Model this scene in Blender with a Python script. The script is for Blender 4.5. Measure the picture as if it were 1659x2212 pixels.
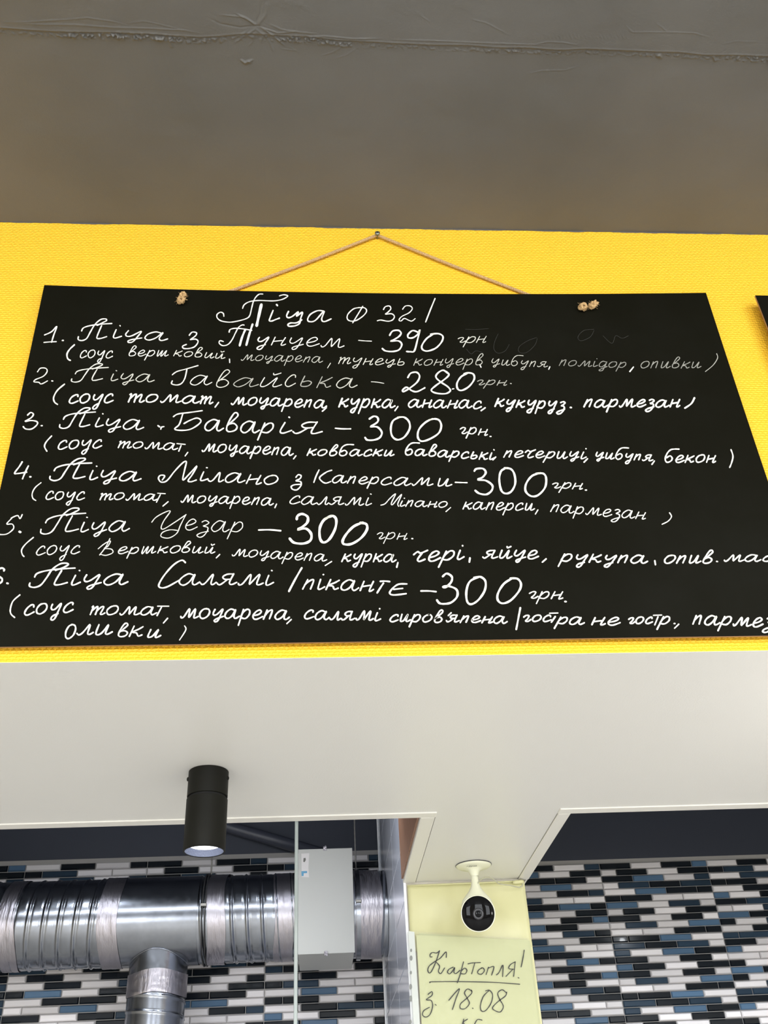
import bpy, math, random
import numpy as np
from mathutils import Vector, Matrix
S = bpy.context.scene
COL = S.collection
for o in list(bpy.data.objects): bpy.data.objects.remove(o)
rng = random.Random(7)
PI = math.pi

# ---------------------------------------------------------------- camera
IMG_W, IMG_H, FPX = 1659.0, 2212.0, 2110.0
CAM = np.array([0, 0, 1.6])
YAW, PITCH, ROLL = 0.08898, 0.61650, -0.05657
def cam_axes():
    cp, sp = math.cos(PITCH), math.sin(PITCH)
    f = np.array([math.sin(YAW)*cp, math.cos(YAW)*cp, sp]); r = np.array([math.cos(YAW), -math.sin(YAW), 0])
    u = np.cross(r, f)
    return r*math.cos(ROLL)+u*math.sin(ROLL), -r*math.sin(ROLL)+u*math.cos(ROLL), f
AR, AU, AF = cam_axes()
cd = bpy.data.cameras.new('camera'); cam = bpy.data.objects.new('camera', cd); COL.objects.link(cam)
cd.sensor_fit = 'HORIZONTAL'; cd.sensor_width = 36; cd.lens = FPX/IMG_W*36; cd.clip_start = .02
cam.matrix_world = Matrix(((AR[0], AU[0], -AF[0], CAM[0]), (AR[1], AU[1], -AF[1], CAM[1]), (AR[2], AU[2], -AF[2], CAM[2]), (0, 0, 0, 1)))
S.camera = cam

# ---------------------------------------------------------------- world, lights, exposure
S.view_settings.view_transform = 'Standard'; S.view_settings.look = 'None'
S.view_settings.gamma = 1; S.view_settings.use_curve_mapping = False
S.view_settings.exposure = 0.0
w = bpy.data.worlds.new('sky'); S.world = w; w.use_nodes = True
w.node_tree.nodes['Background'].inputs[0].default_value = (.80, .90, 1, 1)
w.node_tree.nodes['Background'].inputs[1].default_value = 3.0
def area(name, loc, aim, sx, sy, power, col):
    l = bpy.data.lights.new(name, 'AREA'); l.shape = 'RECTANGLE'; l.size = sx; l.size_y = sy; l.energy = power; l.color = col
    o = bpy.data.objects.new(name, l); COL.objects.link(o); o.location = loc
    o.rotation_euler = (Vector(aim)-Vector(loc)).to_track_quat('-Z', 'Y').to_euler(); return o
# daylight through the three tall windows of the dining room behind the camera
WINX = (-2.2, 0.4, 2.6)
for i, wx in enumerate(WINX):
    area('window_daylight', (wx, -4.38, 1.75), (wx, 0, 1.75), 1.4, 2.1, 78, (.97, .98, 1))
# ceiling downlights of the dining room
for (x, y, p) in ((1.75, -.35, 19), (-1.7, -1.6, 10), (.3, -2.4, 10)):
    l = bpy.data.lights.new('dining_downlight', 'POINT'); l.energy = p; l.shadow_soft_size = .018; l.color = (1, .97, .91)
    o = bpy.data.objects.new('dining_downlight', l); COL.objects.link(o); o.location = (x, y, 2.98)
# added unseen area lights that brighten the floor so it lights the soffit
for (x, y) in ((1.7, -1.0), (-1.7, -1.0), (0, -1.9), (2.0, -2.9), (-2.0, -2.9)):
    area('bounce_fill_light', (x, y, 3.09), (x, y, 0), .6, .6, 40, (1, .99, .96))
# added point light right of the view, for the glow on the soffit
l = bpy.data.lights.new('soffit_glow_light', 'POINT'); l.energy = 3.0; l.shadow_soft_size = .06; l.color = (1, .96, .93)
o = bpy.data.objects.new('soffit_glow_light', l); COL.objects.link(o); o.location = (.98, 1.22, 1.93)
# strip lamp of the kitchen, behind the bulkhead
area('kitchen_strip_light', (-.35, 2.28, 2.49), (-.35, 3.1, 2.0), 1.3, .035, 3.0, (.92, .96, 1))
l = bpy.data.lights.new('kitchen_downlight', 'POINT'); l.energy = .6; l.shadow_soft_size = .012; l.color = (.92, .96, 1)
o = bpy.data.objects.new('kitchen_downlight', l); COL.objects.link(o); o.location = (1.32, 2.3, 2.48)

for (x, y, p) in ((1.32, 2.45, 62), (.75, 2.45, 50), (-.75, 2.3, 18), (-.1, 2.3, 10)):  # added unseen spots that brighten the lower kitchen tiles, without fixtures
    l = bpy.data.lights.new('lower_tile_fill', 'SPOT'); l.energy = p; l.spot_size = 2.3; l.spot_blend = 1; l.shadow_soft_size = .03; l.color = (.86, .92, 1)
    o = bpy.data.objects.new('lower_tile_fill', l); COL.objects.link(o); o.location = (x, y, 2.75)
# ---------------------------------------------------------------- helpers
def proj_ray(x, y): return AF + AR*(x-IMG_W/2)/FPX - AU*(y-IMG_H/2)/FPX
def on_y(x, y, Y):
    d = proj_ray(x, y); return CAM + d*Y/d[1]
def on_z(x, y, Z):
    d = proj_ray(x, y); return CAM + d*(Z-1.6)/d[2]

def mat(name, col, rough=.6, metal=0, spec=.5, nodes=None):
    m = bpy.data.materials.new(name); m.use_nodes = True; nt = m.node_tree; b = nt.nodes['Principled BSDF']
    b.inputs['Base Color'].default_value = (*col, 1); b.inputs['Roughness'].default_value = rough
    b.inputs['Metallic'].default_value = metal; b.inputs['Specular IOR Level'].default_value = spec
    if nodes: nodes(nt, b)
    return m
def coord(nt, kind='Object', scale=(1, 1, 1)):
    t = nt.nodes.new('ShaderNodeTexCoord'); mp = nt.nodes.new('ShaderNodeMapping'); mp.inputs['Scale'].default_value = scale
    nt.links.new(t.outputs[kind], mp.inputs[0]); return mp.outputs[0]
def noise(nt, vec, scale, detail=4, rough=.55):
    n = nt.nodes.new('ShaderNodeTexNoise'); n.inputs['Scale'].default_value = scale; n.inputs['Detail'].default_value = detail
    n.inputs['Roughness'].default_value = rough; nt.links.new(vec, n.inputs['Vector']); return n.outputs['Fac']
def ramp(nt, fac, stops):
    r = nt.nodes.new('ShaderNodeValToRGB'); e = r.color_ramp.elements
    while len(e) < len(stops): e.new(.5)
    for k, (p, c) in enumerate(stops): e[k].position = p; e[k].color = (*c, 1) if len(c) == 3 else c
    nt.links.new(fac, r.inputs[0]); return r.outputs[0]
def bump(nt, b, h, dist, strength=1, prev=None):
    n = nt.nodes.new('ShaderNodeBump'); n.inputs['Distance'].default_value = dist; n.inputs['Strength'].default_value = strength
    nt.links.new(h, n.inputs['Height'])
    if prev: nt.links.new(prev, n.inputs['Normal'])
    nt.links.new(n.outputs[0], b.inputs['Normal']); return n.outputs[0]
def grey(v): return (v, v, v)

def n_ceiling(nt, b):
    c = coord(nt)
    n1 = noise(nt, c, 3, 3); nt.links.new(ramp(nt, n1, [(.3, (.098, .097, .093)), (.7, (.125, .123, .118))]), b.inputs['Base Color'])
    p = bump(nt, b, noise(nt, c, 420, 3), .0006, .5)
    bump(nt, b, noise(nt, c, 28, 4), .003, .25, p)
M_CEIL = mat('dark_grey_ceiling_paint', (.12, .115, .11), .55, nodes=n_ceiling)
def n_yellow(nt, b):
    c = coord(nt, 'Object')
    # xz plane -> brick texture: woven fibreglass wallpaper under paint
    sep = nt.nodes.new('ShaderNodeSeparateXYZ'); nt.links.new(c, sep.inputs[0])
    com = nt.nodes.new('ShaderNodeCombineXYZ')
    dn = noise(nt, c, 130, 2)
    ad = nt.nodes.new('ShaderNodeMath'); ad.operation = 'MULTIPLY_ADD'; ad.inputs[1].default_value = .0030
    nt.links.new(dn, ad.inputs[0]); nt.links.new(sep.outputs['Z'], ad.inputs[2])
    ax = nt.nodes.new('ShaderNodeMath'); ax.operation = 'MULTIPLY_ADD'; ax.inputs[1].default_value = .004
    nt.links.new(dn, ax.inputs[0]); nt.links.new(sep.outputs['X'], ax.inputs[2])
    nt.links.new(ax.outputs[0], com.inputs[0]); nt.links.new(ad.outputs[0], com.inputs[1])
    br = nt.nodes.new('ShaderNodeTexBrick'); br.inputs['Scale'].default_value = 1
    br.inputs['Brick Width'].default_value = .0085; br.inputs['Row Height'].default_value = .0048
    br.inputs['Mortar Size'].default_value = .0021; br.inputs['Mortar Smooth'].default_value = 1.0
    nt.links.new(com.outputs[0], br.inputs['Vector'])
    inv = nt.nodes.new('ShaderNodeMath'); inv.operation = 'SUBTRACT'; inv.inputs[0].default_value = 1
    nt.links.new(br.outputs['Fac'], inv.inputs[1])
    p = bump(nt, b, inv.outputs[0], .0018, .62)
    bump(nt, b, noise(nt, c, 200, 2), .0016, .3, p)
M_YELLOW = mat('yellow_wallpaper_paint', (.93, .535, .026), .5, spec=.4, nodes=n_yellow)
def n_white(nt, b):
    c = coord(nt); bump(nt, b, noise(nt, c, 350, 3), .0004, .4)
M_WHITE = mat('white_soffit_board', (.745, .735, .705), .38, nodes=n_white)
M_TRIM = mat('white_plastic_trim', (.78, .76, .71), .35)
M_TRIMW = mat('bright_white_edge_trim', (.9, .92, .95), .3)
M_NAVY = mat('dark_navy_ceiling_paint', (.038, .044, .062), .5, spec=.35, nodes=lambda nt, b: bump(nt, b, noise(nt, coord(nt), 300, 3), .0005, .4))
M_GROUT = mat('grey_tile_grout', (.33, .32, .31), .9)
M_WOOD = mat('brown_wood_panel', (.30, .15, .09), .5, nodes=lambda nt, b: nt.links.new(ramp(nt, noise(nt, coord(nt, 'Object', (60, 60, 4)), 3, 5), [(.3, (.22, .11, .065)), (.7, (.36, .19, .12))]), b.inputs['Base Color']))
def n_tile(c):
    def f(nt, b):
        i = nt.nodes.new('ShaderNodeObjectInfo'); h = nt.nodes.new('ShaderNodeHueSaturation'); h.inputs['Color'].default_value = (*c, 1)
        m = nt.nodes.new('ShaderNodeMapRange'); m.inputs['To Min'].default_value = .8; m.inputs['To Max'].default_value = 1.15
        nt.links.new(i.outputs['Random'], m.inputs[0]); nt.links.new(m.outputs[0], h.inputs['Value']); nt.links.new(h.outputs[0], b.inputs['Base Color'])
        b.inputs['Coat Weight'].default_value = .12; b.inputs['Coat Roughness'].default_value = .03
    return f
TC = {'K': (.006, .009, .013), 'N': (.022, .042, .068), 'B': (.075, .14, .23), 'W': (.74, .715, .73)}
TN = {'K': 'black', 'N': 'dark_navy', 'B': 'slate_blue', 'W': 'white'}
M_TILE = {k: mat(TN[k]+'_glass_tile', v, .16, spec=.35, nodes=n_tile(v)) for k, v in TC.items()}
M_WTILE = mat('white_glazed_wall_tile', (.62, .65, .76), .12)
def n_board(nt, b):
    c = coord(nt)
    n = noise(nt, c, 2.2, 6, .7)
    nt.links.new(ramp(nt, n, [(.45, (.0056, .0054, .0030)), (.75, (.0085, .0085, .0062))]), b.inputs['Base Color'])
    bump(nt, b, noise(nt, c, 700, 2), .0002, .3)
M_BOARD = mat('black_chalkboard_laminate', (.0065, .0062, .004), 0.5, spec=.04, nodes=n_board)
M_MDF = mat('brown_fibreboard_edge', (.34, .20, .10), .8)
def chalk(v):
    return mat('white_chalk_marker_%d' % int(v*100), (v**1.8*.90, v**1.8*.89, v**1.8*.80), .85, spec=.2)
M_CH = {}
def chalk_mat(t):
    if t not in M_CH: M_CH[t] = chalk(t)
    return M_CH[t]
def n_rope(nt, b):
    c = coord(nt); nt.links.new(ramp(nt, noise(nt, c, 500, 3), [(.3, (.42, .25, .10)), (.7, (.66, .46, .23))]), b.inputs['Base Color'])
    bump(nt, b, noise(nt, c, 1600, 2), .0008, .8)
M_ROPE = mat('tan_jute_twine', (.5, .32, .15), .9, nodes=n_rope)
def n_steel(nt, b):
    c = coord(nt); nt.links.new(ramp(nt, noise(nt, c, 22, 5, .6), [(.3, (.25, .265, .30)), (.7, (.31, .33, .37))]), b.inputs['Base Color'])
    nt.links.new(ramp(nt, noise(nt, c, 60, 4), [(.3, grey(.20)), (.7, grey(.27))]), b.inputs['Roughness'])
    bump(nt, b, noise(nt, c, 5, 1), .004, .10)
M_STEEL = mat('galvanised_steel', (.5, .52, .55), .3, 1, nodes=n_steel)
M_FOIL = mat('crumpled_foil_tape', (.43, .41, .45), .34, 1, nodes=lambda nt, b: bump(nt, b, noise(nt, coord(nt, 'Object', (1.6, .5, .3)), 34, 5, .6), .006, .6))
M_DARKMET = mat('black_rubber_gasket', (.02, .02, .022), .5)
M_ROD = mat('zinc_threaded_rod', (.30, .29, .27), .45, 1)
M_BOX = mat('light_grey_powder_coat', (.44, .445, .43), .5, nodes=lambda nt, b: bump(nt, b, noise(nt, coord(nt), 500, 2), .0002, .4))
M_STICK = mat('pale_sticker_paper', (.62, .6, .6), .6)
M_STICKB = mat('blue_sticker_print', (.10, .30, .48), .6)
M_BLK = mat('satin_black_metal', (.008, .008, .006), .5, spec=.14)
M_BLKGAP = mat('black_gap', (.002, .002, .002), .8)
def n_emit(col, s):
    def f(nt, b):
        b.inputs['Emission Color'].default_value = (*col, 1); b.inputs['Emission Strength'].default_value = s
    return f
M_LED = mat('glowing_led_lens', (.9, .9, .9), .3, nodes=n_emit((.95, .97, 1), 2.2))
M_REFL = mat('frosted_reflector_ring', (.20, .23, .34), .45, nodes=lambda nt, b: bump(nt, b, noise(nt, coord(nt), 500, 3), .0015, .8))
M_CREAM = mat('cream_camera_plastic', (.80, .80, .62), .3)
M_DOME = mat('glossy_black_lens_cover', (.002, .002, .003), .03, spec=.13)
M_LENS = mat('dark_grey_lens_ring', (.03, .03, .035), .3)
M_PRINT = mat('grey_logo_print', (.12, .12, .11), .6)
def n_paper(nt, b):
    b.inputs['Subsurface Weight'].default_value = 0
    bump(nt, b, noise(nt, coord(nt), 14, 3), .004, .25)
M_COVER = mat('pale_yellow_film', (.67, .65, .36), .35, nodes=n_paper)
M_PAPER = mat('pale_yellow_paper', (.56, .58, .33), .6, nodes=n_paper)
M_SLEEVE = mat('clear_sleeve_plastic', (.8, .8, .74), .08, nodes=lambda nt, b: (b.inputs['Transmission Weight'].__setattr__('default_value', 0), b.inputs['Alpha'].__setattr__('default_value', .07), bump(nt, b, noise(nt, coord(nt, 'Object', (1, 1, .3)), 25, 3), .006, .6)))
M_STRIP = mat('milky_binder_strip', (.60, .63, .60), .4)
M_HOLE = mat('dark_punched_hole', (.25, .26, .25), .7)
M_INK = mat('dark_ink_marker', (.018, .018, .02), .5)
M_GLASS = mat('clear_glass', (.85, .93, .90), .02, nodes=lambda nt, b: (b.inputs['Transmission Weight'].__setattr__('default_value', 1), b.inputs['IOR'].__setattr__('default_value', 1.45)))
M_GEDGE = mat('polished_glass_edge', (.30, .34, .335), .2)
M_FLOOR = mat('beige_floor_tile', (.66, .65, .62), .45)
M_PLAST = mat('off_white_plaster', (.62, .58, .50), .8)
M_SCREW = mat('dull_steel_screw', (.22, .24, .20), .4, .8)
M_CABLE = mat('cream_cable_sheath', (.50, .49, .36), .5)
M_PIPE = mat('dark_painted_pipe', (.045, .05, .07), .4)

def mk(name, vs, fs, m, parent=None, smooth=False, loc=None, mats=None, mi=None):
    me = bpy.data.meshes.new(name); me.from_pydata([tuple(v) for v in vs], [], fs)
    for x in (mats or [m]): me.materials.append(x)
    if mi is not None: me.polygons.foreach_set('material_index', mi)
    if smooth: me.polygons.foreach_set('use_smooth', [True]*len(me.polygons))
    me.update(); o = bpy.data.objects.new(name, me); COL.objects.link(o)
    if parent: o.parent = parent
    if loc is not None: o.location = loc
    return o
def empty(name, loc, label=None, cat=None, group=None):
    o = bpy.data.objects.new(name, None); COL.objects.link(o); o.location = loc; o.empty_display_size = .05
    if label: tag(o, label, cat, group)
    return o
def tag(o, label=None, cat=None, group=None, kind=None):
    if label: o['label'] = label
    if cat: o['category'] = cat
    if group: o['group'] = group
    if kind: o['kind'] = kind
    return o
class MB:
    """collects shapes in world coordinates; build() makes one mesh object whose origin follows its parent"""
    def __init__(s): s.v = []; s.f = []
    def add(s, vs, fs):
        n = len(s.v); s.v += [tuple(map(float, v)) for v in vs]; s.f += [tuple(i+n for i in f) for f in fs]
    def box(s, a, b, bev=0):
        x0, y0, z0 = a; x1, y1, z1 = b
        if bev <= 0:
            vs = [(x, y, z) for z in (z0, z1) for y in (y0, y1) for x in (x0, x1)]
            s.add(vs, [(0, 2, 3, 1), (4, 5, 7, 6), (0, 1, 5, 4), (2, 6, 7, 3), (0, 4, 6, 2), (1, 3, 7, 5)]); return
        vs = []
        for ix, X in ((0, x0), (1, x1)):
            for iy, Y in ((0, y0), (1, y1)):
                for iz, Z in ((0, z0), (1, z1)):
                    dx = bev if ix == 0 else -bev; dy = bev if iy == 0 else -bev; dz = bev if iz == 0 else -bev
                    vs += [(X, Y+dy, Z+dz), (X+dx, Y, Z+dz), (X+dx, Y+dy, Z)]
        I = lambda ix, iy, iz, k: ((ix*2+iy)*2+iz)*3+k
        fs = [(I(0,0,0,0), I(0,0,1,0), I(0,1,1,0), I(0,1,0,0)), (I(1,0,0,0), I(1,1,0,0), I(1,1,1,0), I(1,0,1,0)),
              (I(0,0,0,1), I(1,0,0,1), I(1,0,1,1), I(0,0,1,1)), (I(0,1,0,1), I(0,1,1,1), I(1,1,1,1), I(1,1,0,1)),
              (I(0,0,0,2), I(0,1,0,2), I(1,1,0,2), I(1,0,0,2)), (I(0,0,1,2), I(1,0,1,2), I(1,1,1,2), I(0,1,1,2))]
        for iy in (0, 1):
            for iz in (0, 1): fs.append((I(0,iy,iz,1), I(1,iy,iz,1), I(1,iy,iz,2), I(0,iy,iz,2)))
        for ix in (0, 1):
            for iz in (0, 1): fs.append((I(ix,0,iz,0), I(ix,1,iz,0), I(ix,1,iz,2), I(ix,0,iz,2)))
            for iy in (0, 1): fs.append((I(ix,iy,0,0), I(ix,iy,1,0), I(ix,iy,1,1), I(ix,iy,0,1)))
            for iy in (0, 1):
                for iz in (0, 1): fs.append((I(ix,iy,iz,0), I(ix,iy,iz,1), I(ix,iy,iz,2)))
        s.add(vs, fs)
    def tube(s, pts, rad, n=10, cap=True):
        pts = [Vector(p) for p in pts]; m = len(pts); rs = rad if hasattr(rad, '__len__') else [rad]*m
        vs = []; up = None
        for i, p in enumerate(pts):
            t = (pts[min(i+1, m-1)]-pts[max(i-1, 0)]).normalized()
            if up is None: up = t.orthogonal().normalized()
            up = (up-t*up.dot(t)).normalized(); sd = t.cross(up)
            for k in range(n):
                a = 2*PI*k/n; vs.append(p+(up*math.cos(a)+sd*math.sin(a))*rs[i])
        fs = [(i*n+k, i*n+(k+1) % n, (i+1)*n+(k+1) % n, (i+1)*n+k) for i in range(m-1) for k in range(n)]
        if cap: fs += [tuple(range(n-1, -1, -1)), tuple((m-1)*n+k for k in range(n))]
        s.add(vs, fs)
    def lathe(s, prof, c, n=40, axis=(0, 0, 1), closed=False):
        """prof: (radius, height along the axis)"""
        a = Vector(axis).normalized(); u = a.orthogonal().normalized(); v = a.cross(u); c = Vector(c); vs = []
        for r, h in prof:
            for k in range(n):
                t = 2*PI*k/n; vs.append(c+a*h+(u*math.cos(t)+v*math.sin(t))*max(r, 1e-5))
        fs = [(i*n+k, i*n+(k+1) % n, (i+1)*n+(k+1) % n, (i+1)*n+k) for i in range(len(prof)-1) for k in range(n)]
        s.add(vs, fs)
    def build(s, name, m, parent=None, smooth=False):
        o = mk(name, s.v, s.f, m, parent, smooth)
        if parent:
            L = Vector(parent.location); g = parent.parent
            while g: L = L+Vector(g.location); g = g.parent
            for vv in o.data.vertices: vv.co -= L
            o.data.update()
        return o
def flat_shade(o, ang=35):
    # smooth shading with sharp edges kept
    me = o.data; me.polygons.foreach_set('use_smooth', [True]*len(me.polygons))
    try: me.set_sharp_from_angle(angle=math.radians(ang))
    except Exception: pass
    return o
def box_obj(name, a, b, m, parent=None, bev=0):
    q = MB(); q.box(a, b, bev); return q.build(name, m, parent)

# ================================================================ SETTING
ZC, ZS, ZK = 3.118, 2.211, 2.95
ZT = 2.5325                           # top of the kitchen tiling     # ceiling, soffit, kitchen ceiling
XL, XR = -3.6, 3.8
YB = -4.5
D = 1.2                               # yellow wall
box_obj('floor', (XL, YB, -.1), (XR, 3.6, 0), M_FLOOR)['kind'] = 'structure'
box_obj('wall_left', (XL-.1, YB, 0), (XL, 3.6, ZC+.2), M_PLAST)['kind'] = 'structure'
box_obj('wall_right', (XR, YB, 0), (XR+.1, 3.6, ZC+.2), M_PLAST)['kind'] = 'structure'
q = MB(); xs = [XL]
for wx in WINX: xs += [wx-.75, wx+.75]
xs.append(XR)
for i in range(0, len(xs), 2): q.box((xs[i], YB-.15, 0), (xs[i+1], YB, ZC+.2))
for wx in WINX: q.box((wx-.75, YB-.15, 0), (wx+.75, YB, .65)); q.box((wx-.75, YB-.15, 2.85), (wx+.75, YB, ZC+.2))
q.build('wall_back', M_PLAST)['kind'] = 'structure'
for i, wx in enumerate(WINX):
    q = MB()
    for a in (-.75, -.025, .70): q.box((wx+a, YB-.1, .65), (wx+a+.05, YB-.04, 2.85))
    for z in (.65, 2.15, 2.80): q.box((wx-.75, YB-.1, z), (wx+.75, YB-.04, z+.05))
    q.build('window_%d' % (i+1), M_TRIMW)['kind'] = 'structure'

# ---- ceiling with the rough plaster seam (real relief)
gx = np.arange(-.82, 1.26, .0015); gy = np.concatenate([np.arange(.70, .7885, .003), np.arange(.79, .8845, .0011), np.arange(.886, D-.001, .0032), [D]])
GX, GY = np.meshgrid(gx, gy)
R_ = np.random.RandomState(3)
def vnoise(x, y, s, seed):
    rs = np.random.RandomState(seed); T = rs.rand(64, 64); X = x/s; Y = y/s
    xi = np.floor(X).astype(int); yi = np.floor(Y).astype(int); fx = X-xi; fy = Y-yi
    fx = fx*fx*(3-2*fx); fy = fy*fy*(3-2*fy)
    g = lambda i, j: T[i % 64, j % 64]
    return (g(xi, yi)*(1-fx)+g(xi+1, yi)*fx)*(1-fy)+(g(xi, yi+1)*(1-fx)+g(xi+1, yi+1)*fx)*fy
def zpt(x, y): p = on_z(x, y, ZC); return p[0], p[1]
H = np.zeros_like(GX)                 # height below the ceiling plane (metres, positive = downward)
seam = [zpt(x, y) for x, y in ((-60, 56), (0, 60), (100, 66), (200, 69), (300, 73), (430, 79), (540, 72), (660, 79), (800, 90), (829, 92), (1000, 98), (1150, 104), (1300, 108), (1450, 114), (1560, 119), (1659, 123), (1760, 128))]
sx_, sy_ = zip(*seam); SY = np.interp(GX, sx_, sy_) + (vnoise(GX, GY*0, .05, 5)-.5)*.003
dS = GY-SY                             # >0 : towards the yellow wall (below the seam in the picture)
H += .0020/(1+np.exp(dS/.0007))       # the nearer slab hangs slightly lower
crumb = np.clip(vnoise(GX, GY, .0044, 11)*.5+vnoise(GX, GY, .0021, 12)*.75-.58, 0, 1)
mask = np.exp(-((dS-.0055)/.0045)**2)*np.clip(vnoise(GX, GY*0, .11, 13)*1.7-.05, .3, 1.15)
H += crumb*mask*.0125
H += .0008*np.exp(-((dS+.001)/.0014)**2)
H += (vnoise(GX, GY, .08, 15)-.5)*.0016+(vnoise(GX, GY, .022, 16)-.5)*.0005
def stroke_relief(pts, wid, h, edge=.0):
    global H
    P = [zpt(*p) for p in pts]; best = np.full(GX.shape, 9.); sgn = np.zeros_like(GX); tt = np.zeros_like(GX); n = len(P)-1
    for i in range(n):
        ax, ay = P[i]; bx, by = P[i+1]; dx, dy = bx-ax, by-ay; L2 = dx*dx+dy*dy+1e-12
        t = np.clip(((GX-ax)*dx+(GY-ay)*dy)/L2, 0, 1); d = np.hypot(GX-ax-t*dx, GY-ay-t*dy)
        s = np.sign((GX-ax)*dy-(GY-ay)*dx); u = d < best
        best = np.where(u, d, best); sgn = np.where(u, s, sgn); tt = np.where(u, (i+t)/n, tt)
    fade = np.clip(np.minimum(tt, 1-tt)*5, 0, 1)
    if edge: H += h*fade*np.exp(-np.clip(best*sgn, 0, 9)/edge)*(1/(1+np.exp(best*-sgn*0))*1.0)*np.where(sgn > 0, 1, np.exp(-(best/wid)**2))
    else: H += h*fade*np.exp(-(best/wid)**2)
# trowel and finger marks
for pts, wd, h in (
    ([(0, 46), (60, 46), (130, 42), (190, 37), (240, 44), (270, 50)], .0013, .0011),
    ([(0, 46), (90, 52), (160, 52), (250, 58), (330, 60), (400, 64), (440, 72)], .0015, .0013),
    ([(270, 50), (310, 44), (350, 52), (400, 64)], .0011, .0008),
    ([(450, 36), (475, 50), (520, 58), (555, 54), (600, 66)], .0015, -.0012), ([(470, 30), (530, 36), (555, 54)], .0014, .0015),
    ([(505, 25), (540, 44), (556, 56)], .0016, .002), ([(580, 0), (574, 30), (556, 55)], .0026, .002), ([(566, 0), (562, 30), (552, 50)], .0016, -.0016),
    ([(556, 58), (530, 76), (504, 95)], .0017, .0022), ([(540, 62), (515, 78), (498, 84)], .0014, .0016), ([(554, 64), (545, 90), (536, 100)], .0016, .0016),
    ([(560, 54), (590, 76), (618, 102)], .0016, .0026), ([(560, 56), (600, 70), (640, 66)], .0016, .0018), ([(562, 62), (585, 95), (592, 116)], .0014, .0016),
    ([(548, 58), (570, 75), (560, 98)], .0018, .0014), ([(620, 98), (640, 110), (600, 104)], .0012, .0008),
    ([(580, 50), (610, 63), (650, 68), (690, 72)], .0016, .0014), ([(660, 78), (700, 76), (760, 82), (829, 82)], .0013, .0018),
    ([(835, 84), (920, 86), (1010, 90), (1100, 93), (1200, 97)], .0012, .0013), ([(1150, 96), (1180, 89), (1215, 90), (1250, 96)], .0011, .0012),
    ([(880, 20), (910, 33), (930, 48)], .0011, .0009), ([(1015, 40), (1050, 48), (1100, 74)], .0012, .0009),
    ([(1330, 28), (1352, 44), (1345, 60)], .001, .0008), ([(1345, 48), (1365, 68), (1440, 68), (1500, 70), (1540, 83)], .0011, .0010),
    ([(1410, 44), (1430, 58), (1440, 68)], .0011, .001), ([(1560, 94), (1590, 88), (1640, 90)], .001, .0007),
    ([(1140, 160), (1170, 153), (1220, 152), (1260, 140)], .0013, .0009), ([(690, 122), (720, 112), (740, 100)], .0014, .0010),
    ([(720, 128), (750, 118), (770, 104)], .0014, .0009), ([(600, 18), (640, 8), (690, 30)], .0014, .0008), ([(560, 12), (620, 2), (680, 14)], .0014, .0008),
    ([(250, 404), (270, 408), (290, 414), (304, 415)], .0016, .0016), ([(565, 130), (567, 250), (568, 330)], .0009, .0005),
    ([(568, 340), (570, 380), (571, 404)], .001, .0010), ([(518, 128), (530, 136), (548, 128)], .0024, .0034), ([(524, 138), (536, 131), (545, 138)], .0013, .0022),
    ([(432, 168), (436, 182)], .0010, .0010), ([(366, 82), (370, 95), (372, 104)], .0030, .0022), ([(477, 78), (477, 95)], .0016, .003),
    ([(1540, 120), (1546, 134)], .0018, .004), ([(1415, 122), (1425, 118), (1430, 128)], .003, .003),
    ([(660, 462), (700, 466), (720, 470), (640, 474)], .0016, .0008), ([(105, 452), (115, 458), (140, 466)], .0014, .0010),
    ([(1330, 488), (1400, 484), (1480, 488)], .0012, .0007), ([(1030, 470), (1042, 474)], .0012, .0007)):
    stroke_relief(pts, wd*.72, h*.55)
for k in range(26):                    # comb arcs left by the trowel
    x0 = 1150+k*8; stroke_relief([(x0, 72+rng.uniform(-3, 3)), (x0+6, 84)], .0008, .0003)
nx, ny = len(gx), len(gy)
edge_fade = np.clip(np.minimum.reduce([(GX-gx[0])/.02, (gx[-1]-GX)/.02, (GY-gy[0])/.02, (gy[-1]-GY+.004)/.004]), 0, 1)
Z = ZC-H*edge_fade
vs = np.stack([GX.ravel(), GY.ravel(), Z.ravel()], 1)
ii = np.arange(nx*ny).reshape(ny, nx)
quads = np.stack([ii[:-1, :-1], ii[1:, :-1], ii[1:, 1:], ii[:-1, 1:]], -1).reshape(-1, 4)
me = bpy.data.meshes.new('ceiling'); v0 = len(vs)
ext = [(XL, YB, ZC), (XR, YB, ZC), (XR, gy[0], ZC), (XL, gy[0], ZC), (XL, D, ZC), (gx[0], D, ZC), (gx[0], gy[0], ZC), (gx[-1], gy[0], ZC), (gx[-1], D, ZC), (XR, D, ZC)]
me.from_pydata([tuple(v) for v in vs]+ext, [], [tuple(int(a) for a in f) for f in quads]+[(v0, v0+3, v0+2, v0+1), (v0+3, v0+4, v0+5, v0+6), (v0+7, v0+8, v0+9, v0+2)])
me.materials.append(M_CEIL); me.polygons.foreach_set('use_smooth', [True]*len(me.polygons))
ceil = bpy.data.objects.new('ceiling', me); COL.objects.link(ceil); ceil['kind'] = 'structure'
box_obj('ceiling_slab', (XL, YB, ZC+.004), (XR, D+.7, ZC+.2), M_CEIL)['kind'] = 'structure'
# grey paint lapping raggedly over the top of the yellow wall
vs, fs = [], []
X = np.arange(-.9, 1.3, .004)
for i, x in enumerate(X):
    dz = .0003+.0022*float(vnoise(np.array([x]), np.array([0.]), .03, 21)[0])+.0015*float(vnoise(np.array([x]), np.array([0.]), .009, 22)[0])
    vs += [(x, D-.0008, ZC-.0002), (x, D-.0008, ZC-dz)]
    if i: fs.append((2*i-2, 2*i-1, 2*i+1, 2*i))
o = mk('paint_overlap', vs, fs, M_CEIL, ceil)

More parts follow.
